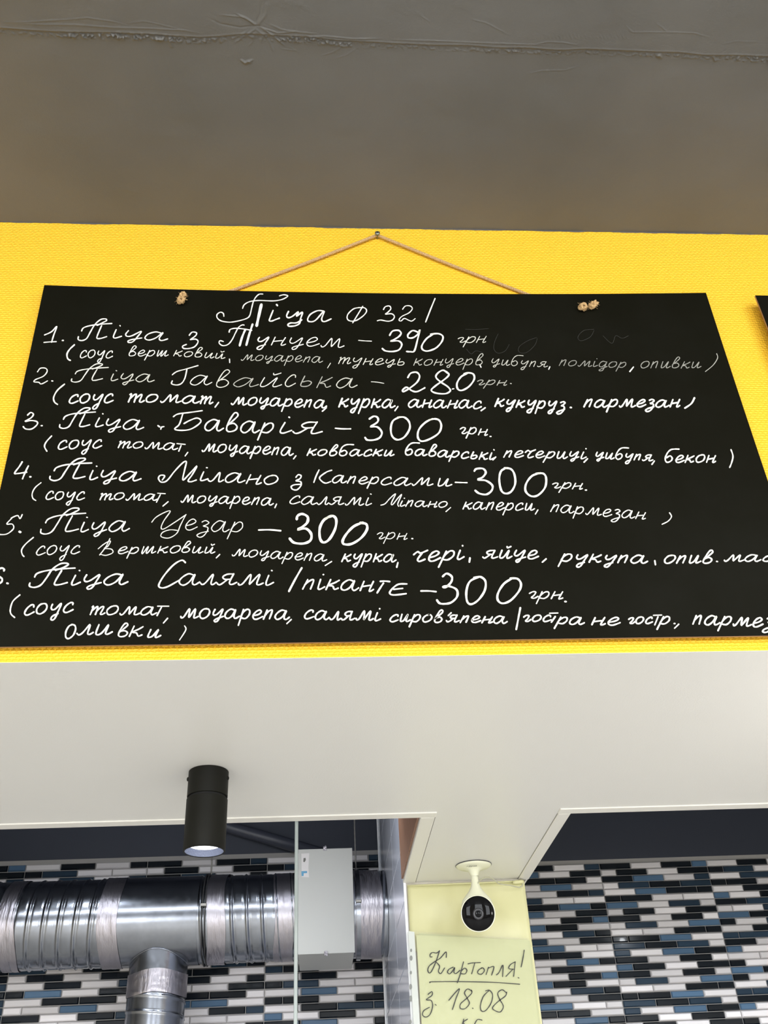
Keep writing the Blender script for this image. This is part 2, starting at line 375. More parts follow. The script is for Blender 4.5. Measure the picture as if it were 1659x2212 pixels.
# ---- bulkhead: yellow front, white soffit, opening edges
box_obj('wall_front', (XL, D, ZS+.0004), (XR, D+.0018, ZC), M_YELLOW)['kind'] = 'structure'
Y1, YT = 1.853, 2.352                 # far edge of the soffit, face of the column
XA0, XA1, XB0, XB1 = .205, .235, .475, .502
q = MB()
q.box((XL, D+.0004, ZS), (XR, Y1, ZS+.018)); q.box((XL, D+.002, ZS+.018), (XR, D+.02, ZC)); q.box((XA1, Y1, ZS), (XB0, YT+.25, ZS+.018))
q.box((XL, Y1-.03, ZS+.018), (XR, Y1, ZC))
q.build('soffit', M_WHITE)['kind'] = 'structure'
def trim_obj(n, a, b):
    o = box_obj('trim_%d' % n, a, b, M_TRIM, bev=.0012); o['kind'] = 'structure'; return o
zt = ZS-.0022
trim_obj(1, (XL, Y1, zt), (XA1, Y1+.027, ZS+.04))
trim_obj(2, (XA0, Y1+.0275, zt), (XA1-.0015, YT-.001, ZS+.04))
trim_obj(3, (XB0+.0015, Y1+.0275, zt), (XB1, YT-.001, ZS+.04))
trim_obj(4, (XB0, Y1, zt), (XR, Y1+.027, ZS+.04))
o = box_obj('trim_5', (XA0-.004, Y1+.028, ZS+.006), (XA0-.0002, YT-.012, ZK), M_WOOD); o['kind'] = 'structure'
box_obj('trim_6', (XB1, Y1+.028, ZS+.006), (XB1+.004, YT+.3, ZK), M_TRIM)['kind'] = 'structure'
# ---- kitchen shell
YKL, YKR = 3.1875, 3.375
box_obj('ceiling_kitchen', (XL, Y1, ZK), (XR, 3.6, ZK+.05), M_NAVY)['kind'] = 'structure'
o = box_obj('column', (.2115, YT, 0), (.487, YKR+.05, ZK), M_PLAST); o['kind'] = 'structure'
# ---- tile walls
def tile_mesh(name, L, Hh, m, dep=.007):
    e = .0028; x, z = L/2, Hh/2
    vs = [(-x, 0, -z), (x, 0, -z), (x, 0, z), (-x, 0, z), (-x, -dep*.45, -z), (x, -dep*.45, -z), (x, -dep*.45, z), (-x, -dep*.45, z),
          (-x+e, -dep, -z+e), (x-e, -dep, -z+e), (x-e, -dep, z-e), (-x+e, -dep, z-e)]
    fs = [(8, 9, 10, 11)]+[(i, (i+1) % 4, 4+(i+1) % 4, 4+i) for i in range(4)]+[(4+i, 4+(i+1) % 4, 8+(i+1) % 4, 8+i) for i in range(4)]
    me = bpy.data.meshes.new(name); me.from_pydata(vs, [], fs); me.materials.append(m); me.update(); return me
TP, TR, GR = .375/3.5, .02125, .0027
TM = {(k, h): tile_mesh('tile', (TP/2 if h else TP)-GR, TR-GR, M_TILE[k]) for k in 'KNBW' for h in (0, 1)}
def tile(k, half, x, y, z, par):
    o = bpy.data.objects.new('tile', TM[(k, half)]); COL.objects.link(o); o.parent = par
    o.location = (x, y, z); return o
def sheet(par, y, x0, row, s, xmin=-9, xmax=9):
    """s: four colour letters for one row of one sheet; odd rows F F F H, even rows H F F F"""
    z = 2.519-(row-.5)*TR; x = x0
    order = (0, 0, 0, 1) if row % 2 else (1, 0, 0, 0)
    for k, h in zip(s, order):
        L = TP/2 if h else TP
        a, b = max(x, xmin), min(x+L, xmax)
        if b-a > L-.002: tile(k, h, x+L/2, y, z, par)
        elif b-a > .012:                      # a tile cut to fit the corner
            key = (k, round(b-a, 4))
            if key not in TM: TM[key] = tile_mesh('tile', b-a-GR, TR-GR, M_TILE[k])
            o = bpy.data.objects.new('tile', TM[key]); COL.objects.link(o); o.parent = par; o.location = ((a+b)/2, y, z)
        x += L
def rnd(row): return ''.join(rng.choice('KKKWWWWNB') for _ in range(4))
RM = ['KWKB','WKWK','KBWN','WNKN','WBKK','KKWW','BWNW','WKWK','KWKW','WNWB','WWKK','KKBW','NKNW','NWBK','KWKW','BKWK','KWKW','WNWB','WWKK','KKBW','NKNW','NWBK','KWKW','WKWK']
RLf = ['WKWN','WBWK','BKKW','KWBW','KWKN','WNWW','WKBK','NBWK','KWKB','WBKW','KWNK','KNWK','NBWW','KKKW','WWBK','NWKW','BWKB','WBKW','KWNK','KKWK','WBWW','NKKW','KWBK','WBWK']
RR = ['WKWN','KNWK','WNWK','KKWB','WKNW','BWKW','KNWK','WWNK','BKWW','KWNW','WKBN','NNWK','KWWB','BWKW','WWKN','KWBK','BKWW','KWNW','WNKB','NNWK','KWBW','BWKK','WKWN','KWNK']
wr = box_obj('wall_kitchen_right', (.4872, YKR, 0), (XR, YKR+.1, ZT), M_GROUT); wr['kind'] = 'structure'
for r in range(24):
    sheet(wr, YKR, .595, r+1, RLf[r]); sheet(wr, YKR, .970, r+1, RM[r]); sheet(wr, YKR, 1.345, r+1, RR[r], xmax=1.625)
wl = box_obj('wall_kitchen_left', (XL, YKL, 0), (.2114, YKL+.1, ZT), M_GROUT); wl['kind'] = 'structure'
LA = {1:('..KB','WKWK','KWKN','WKWN'),2:('..NK','KNWW','WKWK','KNWK'),3:('..WN','WNWN','KNWK','WKKW'),
 15:('NWBK','NWKW','WWNK','WKKW'),16:('KWKK','WKWK','WKKW','NKWK'),17:('WBKN','WKWN','KKWK','WKWK'),18:('NWKK','KBWK','BWWK','KNWW'),
 19:('KWWN','WKKW','WKKW','WBWN'),20:('WKBN','WWBW','WBBW','KKWK'),21:('KWNN','KWKN','WWKN','WKNN'),22:('BWKW','KWWK','BWWW','BWKW'),
 23:('WKBN','WBWN','KKWK','KBWK'),24:('KWKW','WKWK','WKWK','BWKW')}
for r in range(1, 24):
    a = LA.get(r) or tuple(rnd(r) for _ in range(4))
    for i, s in enumerate(a):
        s = ''.join(c if c != '.' else 'W' for c in s)
        sheet(wl, YKL, -1.275+.375*i, r, s, xmin=-1.175 if i == 0 else -9, xmax=.2045)
def tile_field(par, y, x0, areas, lo, hi):
    # the further tiles of the same pattern, outside the photographed part, as one joined mesh
    V, F, MI = [], [], []; keys = 'KNBW'; e = .0028; dep = .007; hz = (TR-GR)/2
    for row in range(1, 52):
        z = 2.519-(row-.5)*TR; n = int((x0-lo)/.375)+1; x = x0-n*.375; i = 0
        while x < hi:
            half = (i % 4 == 3) if row % 2 else (i % 4 == 0); L = TP/2 if half else TP; a, b = max(x, lo), min(x+L, hi); x += L; i += 1
            if b-a < .012 or any(ax0-.001 <= (a+b)/2 <= ax1+.001 and row <= r1 for ax0, ax1, r1 in areas): continue
            hx = (b-a-GR)/2; c = (a+b)/2; k = len(V)
            V += [(c-hx, y, z-hz), (c+hx, y, z-hz), (c+hx, y, z+hz), (c-hx, y, z+hz), (c-hx+e, y-dep, z-hz+e), (c+hx-e, y-dep, z-hz+e), (c+hx-e, y-dep, z+hz-e), (c-hx+e, y-dep, z+hz-e)]
            F += [(k+4, k+5, k+6, k+7)]+[(k+j, k+(j+1) % 4, k+4+(j+1) % 4, k+4+j) for j in range(4)]; MI += [keys.index(rng.choice('KKKWWWWNB'))]*5
    o = mk('tile_field', V, F, None, par, False, None, [M_TILE[k] for k in keys], MI); o['kind'] = 'stuff'
tile_field(wr, YKR, .595, [(.4, 1.625, 24)], .489, 2.9)
tile_field(wl, YKL, -1.275, [(-1.175, .21, 23)], -2.6, .2045)
o = box_obj('wall_kitchen_upper', (.4872, YKR-.001, ZT), (XR, YKR+.1, ZK+.02), M_NAVY); o['kind'] = 'structure'
o = box_obj('wall_kitchen_upper', (XL, YKL-.001, ZT), (.2114, YKL+.1, ZK+.02), M_NAVY); o['kind'] = 'structure'
# left side of the column, clad in long white tiles
pt = box_obj('wall_column_side', (.2085, YT-.004, 0), (.2115, YKL, ZK), M_GROUT); pt['kind'] = 'structure'
def wtile(z0, z1, y0, y1):
    g = .0013; q = MB(); q.box((.2060, y0+g, z0+g), (.2085, y1-g, z1-g), .0007); return q.build('tile', M_WTILE, pt)
zz = [1.046, 1.171, 1.296, 1.421, 1.546, 1.671, 1.796, 1.921, 2.046, 2.171, 2.296, 2.411, 2.536, 2.661, 2.786, 2.911]; yy = [YT-.004, 2.650, 2.962, YKL-.001]
M_GR2 = mat('white_tile_joint', (.85, .86, .9), .5)
for i in range(len(zz)-1):
    for j in range(3): wtile(zz[i], zz[i+1], yy[j], yy[j+1])
pt.data.materials[0] = M_GR2
box_obj('trim_7', (.2054, YT-.0070, 0), (.2105, YT-.0042, ZK-.002), M_TRIMW)['kind'] = 'structure'
box_obj('trim_8', (.2020, YKL-.013, 0), (.2058, YKL-.008, ZK-.001), M_TRIMW)['kind'] = 'structure'
# polished edge of the glass pane seen end-on
g = empty('glass_pane', (-.034, Y1+.03, 1.6), 'narrow clear glass pane seen edge-on in front of the grey metal box', 'glass pane')
box_obj('pane', (-.037, Y1+.034, 1.5), (-.031, Y1+.11, ZS+.03), M_GLASS, g)
box_obj('polished_edge', (-.0378, Y1+.0295, 1.5), (-.0312, Y1+.0335, ZS+.03), M_GEDGE, g, .001)
# ================================================================ MENU BOARD
def board_y(x, z):
    t = max(0, (z-2.236)/.712); return 1.188-.011*t*t*((x-.128)/.6)**2
def pt_on_board(px, py, off=.0004):
    Y = 1.188
    for _ in range(4):
        p = on_y(px, py, Y); Y = board_y(p[0], p[2])
    p = on_y(px, py, Y-off); return (p[0], p[1], p[2])
c0 = on_y(95, 616, 1.177); c1 = on_y(1525, 630, 1.177); b0 = on_y(0, 1396, 1.188); b1 = on_y(1659, 1374.6, 1.188)
bx0, bx1, bz1, bz0 = float(c0[0]), float(c1[0]), float((c0[2]+c1[2])/2), float((b0[2]+b1[2])/2)
mb = empty('menu_board', ((bx0+bx1)/2, 1.19, bz0), 'large black menu board covered with white handwriting, hung on a twine', 'menu board', 'black menu boards on the yellow wall')
def slab(name, x0, x1, z0, z1, yf, th, par, n=24, holes=None):
    vs, fs, mi = [], [], []
    for s in (0, 1):
        for j in range(n+1):
            for i in range(n+1):
                x = x0+(x1-x0)*i/n; z = z0+(z1-z0)*j/n; vs.append((x, yf(x, z)+s*th, z))
    I = lambda s, i, j: s*(n+1)*(n+1)+j*(n+1)+i
    for j in range(n):
        for i in range(n):
            fs.append((I(0,i,j), I(0,i+1,j), I(0,i+1,j+1), I(0,i,j+1))); mi.append(0)
            fs.append((I(1,i,j), I(1,i,j+1), I(1,i+1,j+1), I(1,i+1,j))); mi.append(1)
    for i in range(n):
        fs += [(I(0,i,0), I(1,i,0), I(1,i+1,0), I(0,i+1,0)), (I(0,i,n), I(0,i+1,n), I(1,i+1,n), I(1,i,n)),
               (I(0,0,i), I(0,0,i+1), I(1,0,i+1), I(1,0,i)), (I(0,n,i), I(1,n,i), I(1,n,i+1), I(0,n,i+1))]; mi += [1]*4
    L = par.location; vs = [(v[0]-L.x, v[1]-L.y, v[2]-L.z) for v in vs]
    return mk(name, vs, fs, None, par, False, None, [M_BOARD, M_MDF], mi)
slab('panel', bx0, bx1, bz0, bz1, board_y, .003, mb)

# ---- handwriting: pen strokes as thin raised ribbons on the board
CR = {'A': (0, 600, 3.95), 'B': (400, 620, 3.95), 'C': (800, 620, 3.95), 'D': (1200, 620, 3.614), 'E': (0, 990, 3.95), 'F': (400, 990, 3.95),
      'G': (800, 990, 3.95), 'H': (1200, 990, 3.614), 'P': (800, 1720, 4.497), 'Q': (960, 1830, 8.295)}
G = {
'а': (12, [[(8,9),(5,10),(1.6,7),(0,3),(1,.4),(3,0),(6,3),(9,9.6),(7.6,3),(8.2,.5),(9.5,.3),(12,2.5)]]),
'о': (9.5, [[(6,10),(3,9),(.5,5),(1,1),(3.5,0),(7,2.5),(8.5,6.5),(7.5,9.5),(5,10)]]),
'с': (8.5, [[(7.3,7.8),(7.2,9.6),(5.2,9.8),(2.2,7),(.6,3),(1.2,.5),(3.5,0),(8,2.6)]]),
'у': (9.5, [[(2,9.5),(1.2,6.5),(2.2,4),(4.5,4.6),(8.8,9.8),(6.8,2),(4.8,-4.5),(2.8,-6.5),(1.4,-5),(3,-2.2),(6.8,-.2)]]),
'ц': (10, [[(1.8,9.6),(.8,5.5),(1.8,3.2),(4,4.2),(8.5,9.8),(7,3),(5.2,-2.6),(3.4,-4),(2.6,-2.4),(4.4,-.4),(9.5,2.2)]]),
'м': (14.5, [[(0,1.6),(.8,0),(2.6,1.6),(6.6,10),(6.6,1.6),(7.2,1.8),(11.6,10),(10.8,1.6),(12,.2),(14.5,2)]]),
'т': (12, [[(1.8,9),(2.8,9.6),(1,0)],[(1.7,4),(4.6,8.6),(6.2,9.2),(4.8,0)],[(5.6,4),(8.6,8.8),(10.4,9),(8.8,1.4),(9.8,.1),(12,2)]]),
'т̄': (5, [[(3,9),(1,0)],[(-1.5,11.5),(7,12.6)]]),
'р': (9, [[(2.4,9.6),(-1.6,-6.5)],[(.2,2),(2,6.4),(5,9.6),(7.4,8.8),(7.4,4.6),(4.4,.6),(1,1)]]),
'е': (8.5, [[(.8,3.6),(5,5.2),(7.2,8),(5.6,10),(2.8,8.2),(.6,3.8),(1.4,.5),(4,0),(8.5,3)]]),
'п': (8.5, [[(2.4,9.5),(0,0)],[(1,4.2),(3.8,8.4),(6.6,9.4),(5,.4)]]),
'л': (8.5, [[(-.6,1.4),(.6,0),(2.6,2),(6.4,9.6),(5.6,1.4),(6.6,.1),(8.5,2)]]),
'н': (9.5, [[(2.2,9.5),(0,0)],[(1.2,4.3),(6.6,5.6)],[(8.4,9.5),(6.2,.8),(7.2,.1),(9,1.6)]]),
'к': (9, [[(2.4,10),(0,0)],[(8.2,9.4),(5.4,7),(1.4,4.2),(4.2,3.6),(5.6,.4),(8,1.6)]]),
'и': (10, [[(2,9.5),(.8,2),(1.8,.2),(4.2,2.2),(7.6,9.5),(6.2,2),(7.2,.2),(10,2.4)]]),
'й': (10, [[(2,9.5),(.8,2),(1.8,.2),(4.2,2.2),(7.6,9.5),(6.2,2),(7.2,.2),(10,2.4)],[(5.8,14),(6.4,12.4),(8.8,14.2)]]),
'і': (5, [[(2,9.5),(.6,2),(1.6,.2),(5,2.6)],[(3.6,14.2),(3.9,14)]]),
'ь': (8, [[(2.4,10),(.8,1.8),(2,0),(5,.5),(6.6,3.4),(5,5.4),(1.8,4.2)]]),
'я': (11, [[(8.6,9.8),(5,9.6),(2.6,7.2),(4,5),(7.4,5.2)],[(8.6,10),(6.8,2),(8,.2),(11,2.2)],[(5.4,4.9),(2.4,1),(.6,.1),(-.4,1.6)]]),
'з': (7.5, [[(2,9),(4.4,10.4),(6.4,8.6),(4.4,5.8),(2.8,4.8),(5.8,3.8),(6,0),(3.8,-5),(1,-6.6),(-.8,-5),(1.6,-2.4),(6.5,0)]]),
'б': (9.5, [[(13.5,18.2),(9.5,18.4),(6,17.6),(3,14),(1,7.4),(.8,2.6),(3,0),(6.4,2),(7.4,6),(5.2,8.8),(2,6.4)]]),
'в': (9, [[(1,5),(4.4,9.6),(7.6,14.6),(6.6,17.4),(4.6,15.6),(2,8),(1,2),(3,0),(6.4,1.4),(7.6,4.8),(5.6,7.6),(3,7)]]),
'г': (7, [[(0,6.8),(2.4,9.2),(4.8,8.4),(3.8,4.2),(2,1),(4.4,.4),(7,3)]]),
'д': (9.5, [[(7.6,9),(4,10),(1,6),(1,1.4),(3.6,.4),(7,4.6),(8.6,9.6),(5.6,-4),(3,-6.8),(1,-5.4),(4,-2.4),(9.5,1.4)]]),
'ч': (9, [[(0,8),(2.4,11),(4.6,9.4),(9,12)],[(5.8,9.8),(3.2,3),(4.2,0),(8,2)]]),
'ш': (13, [[(2,9.5),(.8,1.4),(1.8,.1),(5.8,9.5),(4.6,1.4),(5.6,.1),(10,9.5),(8.8,1.4),(9.8,.1),(12.4,2.2)]]),
'П': (33.5, [[(.5,4),(.6,1),(4.5,-.3),(9,2),(12.5,9),(16.5,17),(22,22.3),(27,23),(28,21.4),(24.5,19),(19,16.2)],[(3.5,10),(5.3,13.4),(12,16),(22,17.4),(33.5,18.2)],[(23.5,16),(20,6.5),(19.5,2.4),(23,2.2),(29,4)]]),
' ': (6, []),
}
def smooth(P, n=5):
    if len(P) < 3: return [tuple(p) for p in P]
    out = []
    for i in range(len(P)-1):
        p0 = P[max(i-1, 0)]; p1 = P[i]; p2 = P[i+1]; p3 = P[min(i+2, len(P)-1)]
        for k in range(n):
            t = k/n; out.append(tuple(.5*((2*p1[a])+(-p0[a]+p2[a])*t+(2*p0[a]-5*p1[a]+4*p2[a]-p3[a])*t*t+(-p0[a]+3*p1[a]-3*p2[a]+p3[a])*t**3) for a in (0, 1)))
    out.append(tuple(P[-1])); return out
LAYER = [0]
def ribbon(pts, wpx, to3d, vs, fs):
    """one pen stroke with round ends; pts in photo pixels, measured on the surface they lie on"""
    P = smooth(pts, 6) if len(pts) > 2 else [pts[0], ((pts[0][0]+pts[1][0])/2, (pts[0][1]+pts[1][1])/2), pts[1]]
    Q = [P[0]]
    for p in P[1:]:
        if math.hypot(p[0]-Q[-1][0], p[1]-Q[-1][1]) > .6: Q.append(p)
    if len(Q) < 2: Q.append((Q[0][0]+.8, Q[0][1]))
    P = Q; m = len(P); r = wpx/2; LAYER[0] = (LAYER[0]+1) % 40; off = .0003+LAYER[0]*.000006
    ph = rng.uniform(0, 6); L, Rr = [], []
    for i, p in enumerate(P):
        a = P[max(i-1, 0)]; b = P[min(i+1, m-1)]; dx, dy = b[0]-a[0], b[1]-a[1]; d = math.hypot(dx, dy) or 1; dx /= d; dy /= d
        rr = r*(1+.10*math.sin(i*.55+ph)+.06*math.sin(i*1.3+ph*2))
        # the strokes that run downwards are a little heavier
        rr *= .90+.16*abs(dy)
        L.append((p[0]-dy*rr, p[1]+dx*rr)); Rr.append((p[0]+dy*rr, p[1]-dx*rr))
        if i == 0: d0 = (dx, dy)
        if i == m-1: d1 = (dx, dy)
    def cap(c, d, s):
        ang = math.atan2(d[1], d[0]); out = []
        for k in range(1, 5):
            t = ang+s*(PI/2-PI*k/5); out.append((c[0]+math.cos(t)*r*.95, c[1]+math.sin(t)*r*.95))
        return out
    n0 = len(vs)
    for a, b in zip(L, Rr): vs.append(to3d(*a, off)); vs.append(to3d(*b, off))
    for i in range(m-1): fs.append((n0+2*i, n0+2*i+1, n0+2*i+3, n0+2*i+2))
    n1 = len(vs); e = cap(P[-1], d1, 1)
    for c in e: vs.append(to3d(*c, off))
    fs.append((n0+2*m-2,)+tuple(n1+k for k in range(4))+(n0+2*m-1,))
    n2 = len(vs); e = cap(P[0], (-d0[0], -d0[1]), 1)
    for c in e: vs.append(to3d(*c, off))
    fs.append((n0+1,)+tuple(n2+k for k in range(4))+(n0,))
class Line:
    def __init__(s, parent, to3d=pt_on_board, ink=None, w=7, jit=1):
        s.p = parent; s.t = to3d; s.ink = ink; s.by = {}; s.w = w; s.jit = jit
    def st(s, c, pts, w=None, tone=1.0):
        ox, oy, k = CR[c]; w = (w or s.w)/k*(4.0/4.0)
        vs, fs = s.by.setdefault(tone, ([], []))
        ribbon([(ox+x/k, oy+y/k) for x, y in pts], w, s.t, vs, fs)
    def W(s, c, text, x0, y0, x1, y1, xh, w=None, tone=1.0):
        glyphs = []; i = 0
        while i < len(text):
            if text[i:i+2] == 'т̄': glyphs.append('т̄'); i += 2
            else: glyphs.append(text[i]); i += 1
        gap = 1.0; tot = sum(G[g][0] for g in glyphs)+gap*(len(glyphs)-1); x = 0; u = xh/10
        for g in glyphs:
            adv, strokes = G[g]; jy = rng.uniform(-.35, .35)*s.jit; js = rng.uniform(.94, 1.06); sh = rng.uniform(.02, .10)
            for stx in strokes:
                pts = []
                for (gx_, gy_) in stx:
                    X = (x+gx_+gy_*sh*1.0+rng.uniform(-.16, .16)*s.jit)/tot; yb = y0+(y1-y0)*X
                    pts.append((x0+(x1-x0)*X, yb-(gy_*js+jy+rng.uniform(-.16, .16)*s.jit)*u))
                s.st(c, pts, w, tone)
            x += adv+gap
    def build(s, name, label=None):
        V, F, mi, ms = [], [], [], []; L = s.p.location
        for tone, (vs, fs) in s.by.items():
            n = len(V); V += [(v[0]-L.x, v[1]-L.y, v[2]-L.z) for v in vs]; F += [tuple(i+n for i in f) for f in fs]
            mi += [len(ms)]*len(fs); ms.append(s.ink or chalk_mat(tone))
        o = mk(name, V, F, None, s.p, False, None, ms, mi); o['kind'] = 'stuff'
S_ = lambda t: [tuple(map(float, p.split(','))) for p in t.split()]

# title
l = Line(mb, w=8)
for t, wd in (('330,250 325,225 300,215 272,235 275,265 310,290 380,300 450,290 520,270 550,245 565,190 580,130 600,90 630,62 662,60', 9),
  ('490,182 505,150 550,125 620,115 700,117 760,118 820,108 860,90 875,74 840,66 805,75', 9), ('650,150 632,230 610,330', 22), ('750,200 722,270 718,288 740,290 770,278 805,265', 11), ('780,150 787,158', 14),
  ('882,208 866,245 880,262 915,250 965,212 950,250 1000,215 985,270 975,310 940,330 890,335 876,322 900,307 950,305 995,280', 12),
  ('1180,205 1130,202 1070,232 1045,275 1060,295 1110,285 1185,205 1165,270 1175,293 1200,292 1245,272', 11),
  ('1500,175 1440,185 1390,230 1383,270 1410,290 1460,285 1520,245 1548,205 1530,178 1480,175', 9), ('1515,165 1430,305', 9)): l.st('B', S_(t), wd)
for t, wd in (('112,192 128,168 162,162 175,185 150,215 128,232 180,228 205,250 190,280 150,292 90,282 60,288', 9),
  ('275,190 300,162 340,162 358,185 330,220 270,250 245,280 262,290 290,268 330,285 355,290 382,270', 8), ('552,98 510,200 472,298', 10)): l.st('C', S_(t), wd)
l.build('handwritten_line')
# 1
l = Line(mb, w=8)
for t, wd in (('380,488 440,460 485,415 460,485 440,550', 10), ('375,552 430,547 480,545', 9), ('532,535 540,535', 12)): l.st('A', S_(t), wd)
l.W('A', 'П', 662, 535, 945, 535, 84, 10); l.W('A', 'іца', 955, 515, 1428, 538, 76, 10)
for t, wd in (('35,412 60,385 95,390 92,412 55,442 42,450 90,445 110,468 82,508 35,524 -12,524 -22,505 10,490', 10),
  ('325,465 298,458 290,478 320,500 365,490 400,450 430,390 455,345 485,324 505,325', 9), ('375,385 385,362 430,352 500,358 568,370', 10), ('512,365 485,430 465,500', 16), ('575,318 548,400 522,495', 16),
  ('1480,455 1540,460 1590,462', 7)): l.st('B', S_(t), wd)
l.W('B', 'у', 602, 492, 715, 492, 66, 10); l.W('B', 'нцем', 735, 496, 1355, 515, 74, 8)
for t, wd in (('165,412 190,376 240,370 262,395 240,425 190,455 172,462 240,460 268,490 245,535 190,550 130,545 102,525', 13),
  ('405,385 360,372 322,405 325,432 365,432 405,402 422,365 400,460 375,545 340,552 310,550', 13), ('540,400 480,440 440,500 448,535 490,546 560,520 610,465 618,420 580,398 515,402', 13)): l.st('C', S_(t), wd)
l.W('C', 'г', 745, 472, 812, 472, 46, 7, .8); l.W('C', 'р', 812, 475, 905, 475, 52, 7, .8); l.W('C', 'н', 905, 474, 990, 474, 55, 6, .8)
l.build('handwritten_line')
l = Line(mb, w=7)
l.st('A', S_('635,572 595,610 572,650 578,690 600,705'), 12)
l.W('A', 'соус', 680, 682, 962, 682, 62, 8); l.W('A', 'верш', 1092, 668, 1440, 668, 52, 7)
l.W('B', 'ковий', -98, 588, 338, 612, 48, 7, .85); l.st('B', S_('378,615 380,645'), 9)
l.W('B', 'моцарепа', 478, 626, 1172, 644, 50, 6, .7); l.st('B', S_('1240,650 1215,690'), 7, .8)
l.W('B', 'тунець', 1300, 655, 1880, 668, 52, 7, .8); l.W('C', 'концерв', 370, 668, 965, 665, 54, 6, .7); l.st('C', S_('935,665 945,685'), 8)
l.W('C', 'цибупя', 1030, 662, 1512, 686, 50, 6, .7); l.st('C', S_('1532,680 1522,702'), 8)
l.W('D', 'помідор', 28, 614, 555, 632, 46, 6, .5); l.st('D', S_('608,625 580,660'), 10); l.W('D', 'опивки', 662, 632, 1135, 632, 50, 6, .55)
l.st('D', S_('1258,520 1265,555 1230,610 1170,660'), 6, .6)
l.build('handwritten_line')
# 2
l = Line(mb, w=8)
for t, wd in (('320,803 345,772 390,773 402,800 370,840 305,868 290,888 330,892 345,905 365,902 405,880', 9), ('442,880 450,881', 11),
  ('1470,828 1510,800 1590,778 1690,749', 9), ('1595,780 1578,855 1550,900 1510,915 1465,905 1470,880', 10)): l.st('A', S_(t), wd, .9)
l.W('A', 'П', 605, 890, 915, 890, 64, 9, .85); l.W('A', 'іца', 940, 880, 1315, 890, 66, 8, .75)
l.W('B', 'а', 42, 835, 228, 835, 85, 8, .9); l.W('B', 'в', 250, 858, 390, 858, 84, 8, .8); l.W('B', 'а', 412, 850, 622, 850, 78, 7, .65); l.W('B', 'й', 622, 852, 818, 852, 82, 8, .9)
l.W('B', 'с', 845, 850, 945, 850, 96, 8, .8); l.W('B', 'ь', 972, 850, 1095, 850, 92, 8, .6); l.W('B', 'к', 1122, 858, 1252, 858, 92, 8, .6); l.W('B', 'а', 1290, 858, 1468, 858, 88, 8, .75)
l.st('B', S_('1588,808 1640,812 1695,822'), 6, .9)
for t, wd in (('320,772 345,735 395,728 420,760 400,810 340,860 285,892 275,880 310,855 355,885 400,892 465,860', 13),
  ('660,735 620,710 575,735 560,770 600,810 660,850 682,885 640,910 560,905 520,880 560,840 630,790 670,750 650,722', 13), ('700,870 712,868', 9), ('830,735 775,765 740,820 745,868 780,882 840,850 885,790 880,745 840,732 800,740', 14)): l.st('C', S_(t), wd)
l.W('C', 'грн', 910, 835, 1170, 838, 46, 7, .6); l.st('C', S_('1196,823 1202,824'), 9, .7)
l.build('handwritten_line')
l = Line(mb, w=11)
l.st('A', S_('550,908 490,960 458,1020 465,1060 490,1080'), 12, .85)
l.W('A', 'соус', 585, 1072, 968, 1068, 76, 12); l.W('A', 'тома', 1085, 1058, 1700, 1070, 66, 12); l.W('A', 'т', 1700, 1072, 1815, 1074, 62, 12)
l.st('B', S_('285,985 255,1025'), 11); l.W('B', 'моцарепа', 395, 1002, 1205, 1032, 68, 12); l.st('B', S_('1205,1030 1170,1060'), 11)
l.W('B', 'курка', 1312, 1025, 1788, 1032, 72, 13); l.st('C', S_('235,1020 210,1055'), 12); l.W('C', 'ананас', 325, 1025, 952, 1036, 66, 12); l.st('C', S_('980,1030 945,1055'), 12)
l.W('C', 'кукуруз', 1065, 1016, 1665, 1045, 64, 13); l.st('D', S_('116,940 123,941'), 13); l.W('D', 'пармезан', 222, 938, 975, 935, 58, 12); l.st('D', S_('1085,865 1060,910 1010,945'), 13)
l.build('handwritten_line')
# 3
l = Line(mb, w=9)
for t, wd in (('235,1172 262,1150 285,1165 265,1195 215,1225 265,1218 315,1228 315,1255 270,1290 220,1290 198,1270', 11), ('352,1262 360,1262', 12), ('1348,1262 1362,1272', 12), ('1372,1292 1378,1275 1398,1270', 11)): l.st('A', S_(t), wd)
l.W('A', 'П', 505, 1282, 805, 1282, 76, 11); l.W('A', 'іца', 805, 1276, 1222, 1296, 84, 11)
for t, wd in (('-100,1106 -60,1083 40,1070 145,1055', 11), ('-20,1081 -50,1171 -90,1211 -40,1223 40,1215 110,1175 135,1140 100,1118 40,1138 -10,1165', 11), ('1282,1205 1340,1210 1412,1210', 12)): l.st('B', S_(t), wd)
l.W('B', 'авар', 165, 1225, 765, 1248, 92, 12); l.W('B', 'ія', 800, 1248, 1165, 1256, 100, 12)
for t in ('-8,1125 30,1103 62,1115 62,1150 12,1185 0,1192 60,1195 98,1240 80,1285 30,1305 -25,1305 -45,1285', '250,1110 195,1140 175,1200 185,1270 230,1303 290,1280 335,1210 330,1150 290,1112 235,1112', '530,1125 470,1155 415,1215 405,1280 435,1315 500,1300 580,1250 605,1190 590,1140 550,1125 500,1135'): l.st('C', S_(t), 15)
l.W('C', 'грн', 762, 1250, 1005, 1266, 56, 10); l.st('C', S_('1022,1275 1029,1275'), 12)
l.build('handwritten_line')
l = Line(mb, w=10)
l.st('A', S_('440,1350 395,1400 380,1440 400,1480'), 11); l.W('A', 'соус', 492, 1462, 872, 1450, 70, 11); l.W('A', 'тома', 1000, 1450, 1515, 1468, 56, 10)
l.st('A', S_('1545,1432 1525,1480'), 10); l.st('A', S_('1510,1415 1580,1422'), 9); l.st('A', S_('1602,1490 1580,1520'), 10)
l.W('B', 'моцарепа', 145, 1405, 922, 1437, 68, 11); l.st('B', S_('945,1440 925,1466'), 11); l.W('B', 'ковбаски', 1040, 1437, 1780, 1442, 54, 11)
